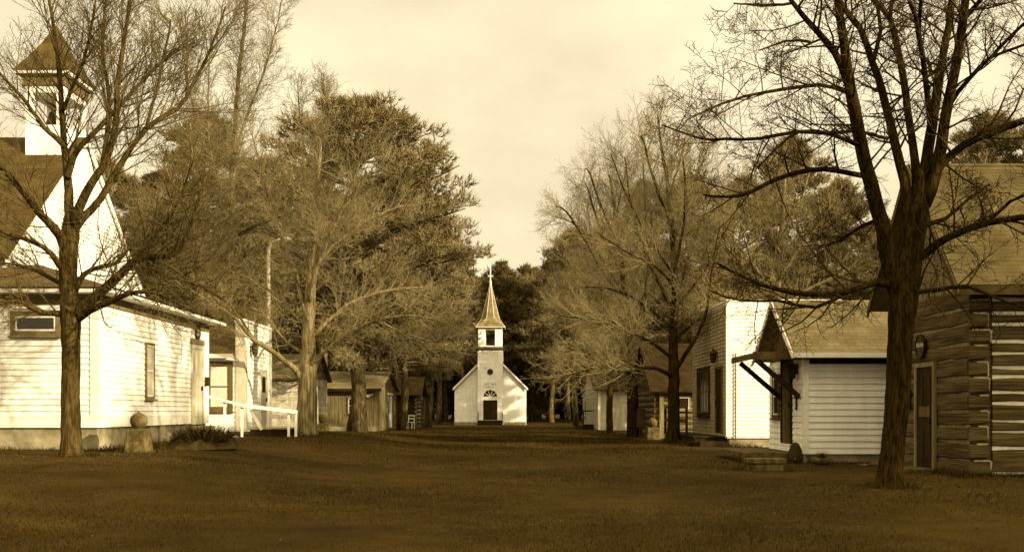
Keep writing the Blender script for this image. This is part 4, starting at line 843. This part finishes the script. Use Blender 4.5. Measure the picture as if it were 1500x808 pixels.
mid_tree('bare_tree', 41, 33, [
 ([(447, 650, 20), (448, 636, 17), (449, 600, 14.5), (450, 555, 13), (452, 510, 10), (452, 470, 8.5), (455, 410, 7), (460, 340, 5), (465, 270, 3.5), (470, 200, 2)], .3, .45),
 ([(446, 560, 8), (432, 540, 7), (418, 530, 6), (398, 514, 5.5), (372, 498, 5), (352, 474, 4), (330, 455, 3), (300, 440, 2)], -2.2, .3, .3),
 ([(372, 498, 3), (355, 470, 2.4), (340, 450, 2), (322, 430, 1.2)], -2.4, .1, .3),
 ([(452, 470, 6), (440, 430, 5), (425, 380, 4.5), (408, 335, 3.6), (388, 270, 2.4), (370, 200, 1.2)], 1.5, .2),
 ([(453, 440, 5.5), (462, 400, 5), (485, 340, 4), (510, 285, 3), (535, 215, 2)], -1.5, .2),
 ([(454, 420, 4.5), (470, 380, 4), (500, 350, 3.4), (545, 320, 2.6), (590, 300, 1.6)], 2, .2),
 ([(450, 540, 5), (470, 520, 4.4), (505, 490, 3.8), (550, 470, 3), (600, 462, 2.4), (650, 470, 1.4)], -1.8, .2),
 ([(452, 500, 5), (480, 470, 4), (520, 440, 3.4), (570, 425, 2.8), (620, 420, 2)], 2.5, .2),
 ([(550, 470, 2.4), (600, 490, 2), (640, 500, 1.4), (660, 478, 1)], -2, .1),
 ([(452, 480, 4), (430, 460, 3.4), (400, 430, 2.8), (360, 405, 2), (320, 395, 1.2)], 2, .2, .6),
 ([(451, 520, 4), (425, 505, 3), (395, 470, 2.4), (370, 440, 1.4)], 1.4, .2, .4)],
 'thick pale bare tree with one limb drooping left, beside the small cottage', 'barkpale', 'twig')
mid_tree('bare_tree', 42, 36, [
 ([(986, 660, 11), (986, 648, 9), (987, 600, 8), (987, 545, 8), (986, 490, 6), (989, 430, 5), (986, 360, 4), (978, 270, 3), (970, 222, 2.2), (963, 168, 1)], .3, .35),
 ([(986, 552, 4.5), (968, 542, 4.2), (945, 538, 3.8), (912, 544, 3.2), (880, 538, 2.6), (850, 545, 2), (825, 550, 1)], -2.5, .15),
 ([(986, 525, 4), (960, 505, 3.6), (925, 488, 3), (890, 472, 2.4), (845, 465, 1.8), (818, 462, 1)], -1, .15),
 ([(987, 545, 5), (1003, 520, 4.4), (1022, 490, 3.6), (1036, 450, 3), (1042, 400, 2.2), (1055, 330, 1.2)], -1.2, .2),
 ([(988, 460, 4), (968, 420, 3.4), (945, 370, 2.8), (925, 300, 2), (915, 230, 1.2)], 2, .2),
 ([(988, 440, 4), (1005, 390, 3.4), (1025, 330, 2.6), (1038, 270, 1.4)], 1.8, .2),
 ([(987, 480, 3.4), (955, 455, 3), (915, 430, 2.4), (870, 420, 1.6), (825, 425, 1)], 2.2, .2),
 ([(987, 400, 3.2), (1000, 340, 2.8), (1004, 270, 2), (1000, 228, 1)], -1.6, .2),
 ([(987, 420, 3), (960, 390, 2.6), (920, 370, 2), (880, 345, 1.2)], -2, .2),
 ([(987, 500, 3.4), (1020, 470, 2.8), (1060, 450, 2), (1100, 445, 1.2)], 2, .2),
 ([(986, 360, 3), (1008, 290, 2.4), (1026, 245, 1.8), (1040, 205, .8)], 1.6, .1), ([(985, 335, 3), (958, 265, 2.4), (942, 205, 1.6), (938, 200, .8)], -1.6, .1),
 ([(987, 455, 3.4), (1030, 400, 2.8), (1062, 340, 2), (1090, 285, .9)], -2, .1), ([(980, 290, 2.4), (1000, 220, 1.8), (1005, 195, .8)], .5, .1), ([(986, 400, 3), (945, 340, 2.4), (915, 280, 1.6), (895, 225, .8)], 1, .1)],
 'bare tree with a dark trunk in front of the low log house', 'bark', 'twig')
mid_tree('bare_tree', 43, 46, [
 ([(927, 650, 11), (927, 638, 9), (927, 600, 8.5), (926, 545, 8), (922, 490, 6), (915, 430, 5), (908, 360, 3.6), (898, 290, 2.4), (892, 255, 1)], .3, .3),
 ([(926, 550, 4), (900, 535, 3.6), (870, 520, 3), (840, 512, 2.2), (815, 520, 1)], -2, .1),
 ([(922, 500, 4), (895, 470, 3.4), (860, 440, 2.6), (830, 420, 2), (812, 425, 1)], 2, .1),
 ([(916, 440, 3.6), (885, 400, 3), (855, 350, 2.4), (830, 310, 1.8), (815, 302, 1)], -1.5, .15),
 ([(912, 400, 3), (885, 350, 2.6), (865, 290, 2), (858, 268, 1)], 1.5, .15),
 ([(922, 500, 4), (940, 450, 3.4), (950, 380, 2.8), (945, 300, 2), (942, 240, 1)], -2, .2),
 ([(908, 365, 3), (880, 300, 2.2), (862, 250, 1.4), (856, 250, .8)], .6, .1), ([(902, 320, 2.4), (915, 260, 1.8), (918, 240, .8)], -.8, .1), ([(916, 440, 3), (880, 375, 2.4), (845, 330, 1.6), (812, 318, .8)], 2.2, .1)],
 'bare tree with a thick dark trunk before the far white house, crown spreading left', 'bark', 'twig')
mid_tree('bare_tree', 44, 53, [
 ([(893, 645, 6), (893, 630, 5), (893, 590, 4.6), (892, 540, 4.4), (888, 480, 3.6), (880, 420, 2.8), (868, 360, 1.8), (860, 300, 1)], .3, .4),
 ([(891, 520, 2.6), (870, 490, 2.2), (845, 480, 1.6), (815, 470, 1)], -2, .1), ([(888, 470, 2.4), (905, 420, 2), (915, 370, 1.4), (920, 310, 1)], 1, .1), ([(886, 450, 2.2), (860, 420, 1.8), (835, 390, 1.2), (812, 360, .8)], 2, .1)],
 'thinner straight bare tree left of the thick one, before the far white house', 'bark', 'twig')
mid_tree('bare_tree', 45, 50, [
 ([(330, 650, 7.4), (330, 600, 6.2), (332, 500, 5.6), (336, 400, 5.0), (340, 300, 4.3), (344, 200, 3.7), (350, 110, 3.1), (360, 20, 2.5), (368, -90, 1.6)], .3, .4),
 ([(338, 330, 3.1), (320, 270, 2.5), (295, 200, 2.1), (275, 120, 1.6), (262, 30, 1.0)], 2, .2),
 ([(342, 240, 3.1), (358, 180, 2.7), (385, 110, 2.1), (405, 40, 1.5), (418, -30, 1.0)], -2, .2),
 ([(336, 400, 3.1), (370, 330, 2.5), (405, 270, 1.9), (430, 190, 1.0)], 2, .2),
 ([(340, 300, 2.5), (310, 230, 1.9), (305, 140, 1.5), (310, 50, 1.0)], -1.6, .2), ([(334, 440, 2.5), (290, 380, 1.9), (250, 330, 1.2), (220, 290, 1.0)], -2, .2)],
 'tall pale bare tree behind the schoolhouse, its top reaching above the pines', 'barkpale', 'twig', per=6, rmin=.005)
mid_tree('bare_tree', 47, 41, [
 ([(292, 650, 9), (292, 560, 7), (294, 480, 6.5), (294, 410, 5.5), (290, 340, 4.5), (284, 260, 3), (278, 180, 1.5)], .3, .4),
 ([(294, 410, 4.5), (325, 365, 4), (360, 335, 3.4), (410, 318, 2.6), (455, 300, 1.4)], -1.5, .15), ([(294, 430, 4.5), (260, 370, 3.8), (225, 340, 3), (185, 325, 1.6)], 1.5, .15),
 ([(292, 370, 3.6), (320, 300, 3), (345, 240, 2), (360, 190, 1.2)], 1.6, .15), ([(291, 350, 3.4), (262, 290, 2.6), (240, 240, 1.4)], -1, .15), ([(294, 450, 3.6), (330, 410, 3), (375, 385, 2), (420, 370, 1.2)], 1.4, .15)],
 'pale bare tree spreading behind the dark cottage roof, before the pines', 'barkpale', 'twig', per=5)
mid_tree('bare_tree', 46, 60, [
 ([(470, 650, 9), (472, 560, 7), (476, 420, 6), (480, 300, 4.5), (478, 200, 3), (474, 125, 1.2)], .3, .5),
 ([(478, 330, 3), (455, 260, 2.4), (442, 190, 1.6), (436, 130, 1)], 2, .2), ([(479, 300, 3), (500, 230, 2.2), (508, 160, 1.4)], -1, .2), ([(477, 380, 3), (440, 320, 2.4), (415, 260, 1.4)], 1, .2)],
 'thin bare tree among the pines behind the thick pale tree', 'barkpale', 'twig', per=6, rmin=.006)

mid_tree('bare_tree', 48, 45, [
 ([(1140, 650, 8), (1140, 560, 7), (1138, 470, 6), (1140, 400, 5), (1146, 320, 3.6), (1150, 250, 2), (1152, 205, 1)], .3, .35),
 ([(1139, 440, 4), (1105, 390, 3.2), (1075, 350, 2.2), (1050, 300, 1)], -2, .1), ([(1140, 410, 4), (1172, 360, 3.2), (1205, 320, 2.2), (1235, 270, 1)], -1.6, .1),
 ([(1138, 460, 3.6), (1180, 425, 3), (1225, 405, 2), (1270, 380, 1)], 1.6, .1), ([(1142, 370, 3), (1118, 310, 2.2), (1105, 250, 1)], 1.2, .1), ([(1144, 350, 3), (1175, 290, 2), (1188, 235, 1)], 1, .1), ([(1138, 470, 3), (1090, 440, 2.4), (1045, 420, 1)], 1.2, .1)],
 'bare tree rising behind the gabled house roof and the flat-topped shop', 'barkpale', 'twig', per=5)

# pines
def pine_meshes(seed, H, rad, cb, nl, clump, tufts, needles, m, nlen=.3, nw=.02, lean=0, tk=.012):
    rng = random.Random(seed); nr = np.random.default_rng(seed); tr = MB()
    n = 14; tp = [Vector((.12 * math.sin(i * .9 + seed) + lean * i / n, .12 * math.cos(i * .7 + seed), H * .98 * i / n - .3 * (i == 0))) for i in range(n + 1)]
    r0 = tk * H + .03; trr = [r0 * (1.25 if i == 0 else 1) * (1 - .9 * (i / n) ** .9) + .015 for i in range(n + 1)]; tr.tube(tp, trr, 10, rough=.05, rng=rng)
    cl = []; limbs = []
    for i in range(nl):
        t = (i + rng.random()) / nl; z = H * (cb + (1 - cb) * t ** .9); env = (1 - ((t - .25) / .75) ** 2 if t > .25 else .6 + .4 * t / .25) ** .75
        Ln = max(.35, rad * env * rng.choice((.6, .8, .95, 1.05, 1.2)) * rng.uniform(.9, 1.08)); a = rng.uniform(0, 6.283) ; x = z / (H * .98) * n; k = min(int(x), n - 1)
        p = tp[k].lerp(tp[k + 1], x - k); rise = .1 + .5 * t + rng.uniform(-.12, .12)
        pts = [p]; d = Vector((math.cos(a), math.sin(a), rise * .4)).normalized(); st = Ln / 5
        for q in range(5):
            d = (d + vrand(rng) * .1 + Vector((0, 0, rise * .16 - .03))).normalized(); pts.append(pts[-1] + d * st)
        lr = max(.02, .016 * Ln + .02); tr.tube(pts, [lr * (1 - .16 * q) for q in range(6)], 4, cap=False)
        for q in range(clump):
            f = rng.uniform(.3, 1.0) ** .7; x = min(f * 5, 4.999); k = int(x); c = pts[k].lerp(pts[k + 1], x - k) + Vector((rng.gauss(0, .16) * Ln * .5, rng.gauss(0, .16) * Ln * .5, rng.uniform(-.05, .25)))
            cl.append((c.x, c.y, c.z, rng.uniform(.2, .5) * (.55 + .1 * rad), math.cos(a), math.sin(a)))
    cl.append((tp[-1].x, tp[-1].y, tp[-1].z, .3, 0, 0)); cl.append((tp[-1].x, tp[-1].y, tp[-1].z - .5, .4, 0, 0))
    C = np.array(cl); m_ = len(C) * tufts; C = np.repeat(C, tufts, 0); off = nr.normal(0, 1, (m_, 3)); off /= np.linalg.norm(off, axis=1, keepdims=True); off *= nr.uniform(.2, 1, (m_, 1)) ** .5 * C[:, 3:4]; off[:, 2] *= .6
    tc_ = C[:, :3] + off; td = off / np.linalg.norm(off, axis=1, keepdims=True) * .6 + np.stack([C[:, 4] * .4, C[:, 5] * .4, np.full(m_, .75)], 1) + nr.normal(0, .25, (m_, 3)); td /= np.linalg.norm(td, axis=1, keepdims=True)
    k = m_ * needles; c = np.repeat(tc_, needles, 0); d = np.repeat(td, needles, 0); s = nr.uniform(-.35, 1, (k, 1)); c = c + d * s * nlen * .9
    d = d + nr.normal(0, .48, (k, 3)); d /= np.linalg.norm(d, axis=1, keepdims=True); u = np.cross(d, nr.normal(0, 1, (k, 3))); u /= np.linalg.norm(u, axis=1, keepdims=True)
    ln = nlen * nr.uniform(.6, 1.1, (k, 1)); V = np.stack([c - u * nw, c + u * nw, c + d * ln], 1).reshape(-1, 3)
    return tr, V
class PineKind:
    def __init__(s, *a, **k): s.a = a; s.k = k; s.first = None
    def place(s, x, y, z, label, group, sc=1.0, rz=0.0):
        if s.first is None:
            T = thing('pine_tree', (x, y, z), label, 'pine tree', group); tr, V = pine_meshes(*s.a, **s.k)
            tr.v = [(a + x, b + y, c + z) for a, b, c in tr.v]; tr.build('trunk', 'barkpine', T, smooth_=True); rawmesh('crown', V, np.arange(len(V)), 3, s.a[8], T); s.first = T
        else:
            T = s.first.copy(); COL.objects.link(T)
            for ch in s.first.children:
                c = ch.copy(); COL.objects.link(c); c.parent = T
            T.location = (x, y, z); tag(T, label, 'pine tree', group)
        T.scale = (sc, sc, sc * (.96 + .08 * math.sin(x * 3 + y))); T.rotation_euler.z = rz
        return T
NG = 'pines behind the houses'
big = PineKind(101, 14.6, 5.2, .24, 150, 6, 16, 10, 'pine', nlen=.29, nw=.019, tk=.022)
mid1 = PineKind(102, 15, 3.4, .28, 105, 5, 13, 9, 'pine', nlen=.3, nw=.024)
mid2 = PineKind(103, 15, 4.2, .22, 110, 5, 13, 9, 'pine', nlen=.3, nw=.024)
far1 = PineKind(104, 18, 3.0, .34, 130, 5, 7, 7, 'pine2', nlen=.42, nw=.035)
low1 = PineKind(106, 16, 3.2, .04, 150, 5, 7, 7, 'pine2', nlen=.42, nw=.04)
far2 = PineKind(105, 18, 3.4, .42, 130, 5, 7, 7, 'pine2', nlen=.42, nw=.035)
def pp(kind, px, top, d, H, label, rz, group=NG, base=None):
    x = (px - 750) / F * d; z = gz(x, d) if base is None else base; zt = CZ + (HOR - top) / F * d
    kind.place(x, d, z, label, group, (zt - z) / H, rz)
pp(big, 522, 104, 43, 14.6, 'tallest broad pine standing just right of the thick pale bare tree', .4)
pp(mid2, 305, 150, 54, 15, 'pine with a rounded top behind the cottage roof, left of the lamp pole', 1.0)
pp(mid1, 628, 300, 78, 15, 'lower pine to the right of the tallest one, left of the chapel steeple', 2.0)
pp(mid2, 590, 205, 62, 15, 'pine whose ragged right edge stands against the sky beside the tallest one', 3.0)
pp(mid1, 235, 215, 58, 15, 'pine rising right behind the schoolhouse gable', 4.0)
pp(mid2, 420, 235, 66, 15, 'pine behind the lamp pole and the thick pale tree', 5.1)
pp(mid1, 365, 260, 60, 15, 'narrow pine directly above the cottage false front', .2)
pp(mid1, 642, 345, 108, 15, 'small pine right beside the chapel steeple on its left', 1.7)
pp(mid1, 550, 250, 72, 15, 'pine behind the grey board shed', 2.9)
pp(mid2, 160, 260, 64, 15, 'pine hidden behind the schoolhouse', 3.3)
pp(mid1, 585, 330, 84, 15, 'pine behind the little log cabin', 5.5)
pp(mid2, 842, 352, 92, 15, 'pine edge standing on the right of the sky gap', 1.1)
pp(mid1, 885, 318, 82, 15, 'pine behind the spreading bare crown at the right of the gap', 2.4)
pp(mid2, 945, 285, 74, 15, 'pine behind the far white house', 3.9)
pp(mid1, 1010, 262, 68, 15, 'pine rising behind the log house roof', .8)
pp(mid2, 1085, 262, 62, 15, 'pine above the flat-topped shop', 5.0)
pp(mid2, 1165, 232, 56, 15, 'pine above the shingled roof of the gabled house', 2.2)
pp(mid1, 1232, 238, 54, 15, 'pine just left of the big crooked right tree', 1.5)
pp(mid1, 1290, 300, 60, 15, 'pine behind the trunk of the big crooked right tree', 4.4)
pp(mid2, 1452, 142, 46, 15, 'pine with a pointed top above the log cabin roof', 3.1)
pp(mid1, 1520, 165, 44, 15, 'pine at the right picture edge above the log cabin roof', .5)
pp(mid2, 1385, 250, 58, 15, 'pine low behind the log cabin ridge', 2.0)
for i, (x, y, h) in enumerate(((20.5, -1, 10.6), (23, 2, 11.6), (20.6, 4.6, 10.8), (22.6, 8.2, 11.8), (20.4, 11.2, 10.6), (23.2, 13.6, 12), (22.4, -5, 11.4), (20.5, -9, 10.6), (25.5, 5, 12.2), (25.8, 11, 12.4), (25, -2, 12), (23, -13, 11), (26.5, -8, 12), (20.4, -17, 11), (24, -21, 12))):  # unseen pine row added to shade the lawn, cabin and right tree
    (mid2 if i % 3 else big).place(x, y, 0, 'pine in the dense row to the right of the viewpoint, outside the picture', 'pines right of the viewpoint', h / 15, i * 1.3)
x = (617 - 750) / F * 76; T = mid1.place(x, 77.5, gz(x, 76), 'slim pine with a bare pale trunk standing between the little log cabin and the chapel', NG, .62, 2.0)
rf = random.Random(77); FG = 'forest pines'
for row, (d, n_, x0, x1) in enumerate(((118, 12, -34, 40), (126, 15, -38, 44), (134, 17, -42, 46), (144, 19, -46, 50), (156, 20, -52, 56), (170, 22, -58, 62), (178, 34, -60, 60))):
    for i in range(n_):
        x = x0 + (x1 - x0) * (i + rf.uniform(.1, .9)) / n_; y = d + rf.uniform(-3, 3)
        if y < 121 and -9 < x < 5: continue
        zt = CZ + (HOR - (rf.uniform(362, 392) if abs(x) < 14 else rf.uniform(380, 415))) / F * y
        (low1 if row in (2, 4, 5, 6) and rf.random() < .8 else far1 if rf.random() < .5 else far2).place(x, y, -.32, 'tall dark pine in the forest that closes the view behind the chapel', FG, (zt + .32) / 18, rf.uniform(0, 6.28))
for (xa_, xb_, da, db, n_) in ((-46, -17, 66, 112, 16), (14, 48, 64, 112, 18)):
    for i in range(n_):
        d = rf.uniform(da, db); x = rf.uniform(xa_, xb_)
        (far1 if rf.random() < .5 else far2).place(x, d, -.2, 'tall dark pine in the forest flanking the houses' + (' on the left' if x < 0 else ' on the right'), 'forest pines ' + ('left' if x < 0 else 'right'), rf.uniform(.72, .86), rf.uniform(0, 6.28))

# ------------------------------------------------------------------ grass and leaves
def ground_z(X, Y):
    return np.array([gz(float(a), float(b)) for a, b in zip(X, Y)])
nr = np.random.default_rng(6)
n = 210000; Y = 7.6 * (80 / 7.6) ** nr.uniform(0, 1, n); X = nr.uniform(-.56, .56, n) * Y
keep = ~((X > 8.1) & (Y > 18.3)) & ~((X < -7.6) & (Y > 20.7)) & ~((X > 5.5) & (Y > 23.6))
X, Y = X[keep], Y[keep]; n0 = len(X); wx, wy = [X, nr.uniform(-9, 5, 46000)], [Y, nr.uniform(31, 46, 46000)]; n0 += 46000
for x0, y0, x1, y1, q in ((-13, 20.72, -8.3, 20.72, 900), (-8.25, 20.7, -8.25, 26.4, 900), (8.25, 18.35, 12.5, 18.35, 1100), (8.15, 18.4, 8.15, 19.8, 350), (8.15, 21.0, 8.15, 22.3, 300), (6.75, 23.62, 8.6, 23.62, 500), (5.4, 24.1, 5.4, 26.7, 250), (6.8, 32.55, 7.9, 32.55, 250), (5.8, 33, 5.8, 39, 500), (-11, 32.85, -8.6, 32.85, 300)):
    t_ = nr.uniform(0, 1, q); wx.append(x0 + (x1 - x0) * t_ + nr.normal(0, .06, q)); wy.append(y0 + (y1 - y0) * t_ - np.abs(nr.normal(0, .06, q)))
for tx, ty_, rr, q in ((5.72, 15.5, .27, 420), (-7.75, 18.2, .24, 420), (-6.6, 33, .5, 300), (5.66, 36, .35, 250), (-7.27, 19.95, .34, 250), (5.03, 20.4, .5, 250)):
    t_ = nr.uniform(0, 6.283, q); r_ = rr + np.abs(nr.normal(0, .09, q)); wx.append(tx + r_ * np.cos(t_)); wy.append(ty_ + r_ * np.sin(t_))
X = np.concatenate(wx); Y = np.concatenate(wy); n = len(X); weed = np.where(np.arange(n) >= n0, nr.uniform(1.6, 4.5, n), 1.0)
Z = ground_z(X, Y); a = nr.uniform(0, 6.283, n); h = weed * nr.uniform(.014, .042, n) * (.7 + .5 * np.sin(X * .9) * np.sin(Y * .7 + 1)) * (1 + (Y - 8) * .02) * (1 + 1.0 * np.clip((Y - 24) / 9, 0, 1) * (Y < 55))
w_ = .0022 + Y * .00022; le = nr.normal(0, .6, (n, 2)) * h[:, None]
V = np.stack([np.stack([X - np.cos(a) * w_, Y - np.sin(a) * w_, Z - .005], 1), np.stack([X + np.cos(a) * w_, Y + np.sin(a) * w_, Z - .005], 1), np.stack([X + le[:, 0], Y + le[:, 1], Z + h], 1)], 1).reshape(-1, 3)
o = rawmesh('grass', V, np.arange(len(V)), 3, 'grassblade', None); tag(o, 'short dull grass covering the near lawn', 'grass', kind='stuff')
n = 450; Y = 7.8 * (36 / 7.8) ** nr.uniform(0, 1, n); X = nr.uniform(-.56, .56, n) * Y
for tx, ty_, q, sp in ((5.8, 15.2, 420, .8), (-7.7, 17.7, 300, .7), (8.0, 18.0, 200, .3), (-6.6, 32.4, 200, .7), (7.2, 23.2, 200, .35), (-7.9, 20.4, 160, .3), (2.0, 12.5, 90, .9), (-2.2, 16, 90, 1.2)):
    X = np.concatenate([X, tx + nr.normal(0, sp * 1.6, q)]); Y = np.concatenate([Y, ty_ + nr.normal(0, sp, q)])
keep = ~((X > 8.1) & (Y > 18.3)) & ~((X < -8.3) & (Y > 20.7)) & ~((X > 6.7) & (Y > 23.6)); X, Y = X[keep], Y[keep]; n = len(X); Z = ground_z(X, Y) + nr.uniform(.02, .05, n)
a = nr.uniform(0, 6.283, n); s = nr.uniform(.008, .02, n); ux, uy = np.cos(a) * s, np.sin(a) * s; t1 = nr.normal(0, .35, n) * s; t2 = nr.normal(0, .35, n) * s
V = np.stack([np.stack([X - ux, Y - uy, Z + t1], 1), np.stack([X + uy * .6, Y - ux * .6, Z + t2], 1), np.stack([X + ux, Y + uy, Z - t1], 1), np.stack([X - uy * .6, Y + ux * .6, Z - t2], 1)], 1).reshape(-1, 3)
o = rawmesh('leaf_litter', V, np.arange(len(V)), 4, 'leaf', None); tag(o, 'dry fallen leaves scattered over the lawn', 'leaves', kind='stuff')
rt = random.Random(91); sg = []
for i in range(150):
    tx, ty_, sp = rt.choice(((5.7, 15.2, 1.8), (-7.6, 17.6, 1.6), (0, 14, 4)))
    x = rt.gauss(tx, sp); y = max(8, rt.gauss(ty_, sp * .8)); a = rt.uniform(0, 6.283); l_ = rt.uniform(.08, .35)
    if (x > 8 and y > 18.2) or (x < -8.2 and y > 20.6) or (x > 5.4 and y > 23.4): continue
    x2 = x + l_ * math.cos(a); y2 = y + l_ * math.sin(a); sg.append((x, y, gz(x, y) + .025, x2, y2, gz(x2, y2) + .035, .005, .002))
o = segmesh('fallen_twigs', sg, 'twigdark', None, 4); tag(o, 'small broken twigs lying on the lawn under the bare trees', 'twigs', kind='stuff')
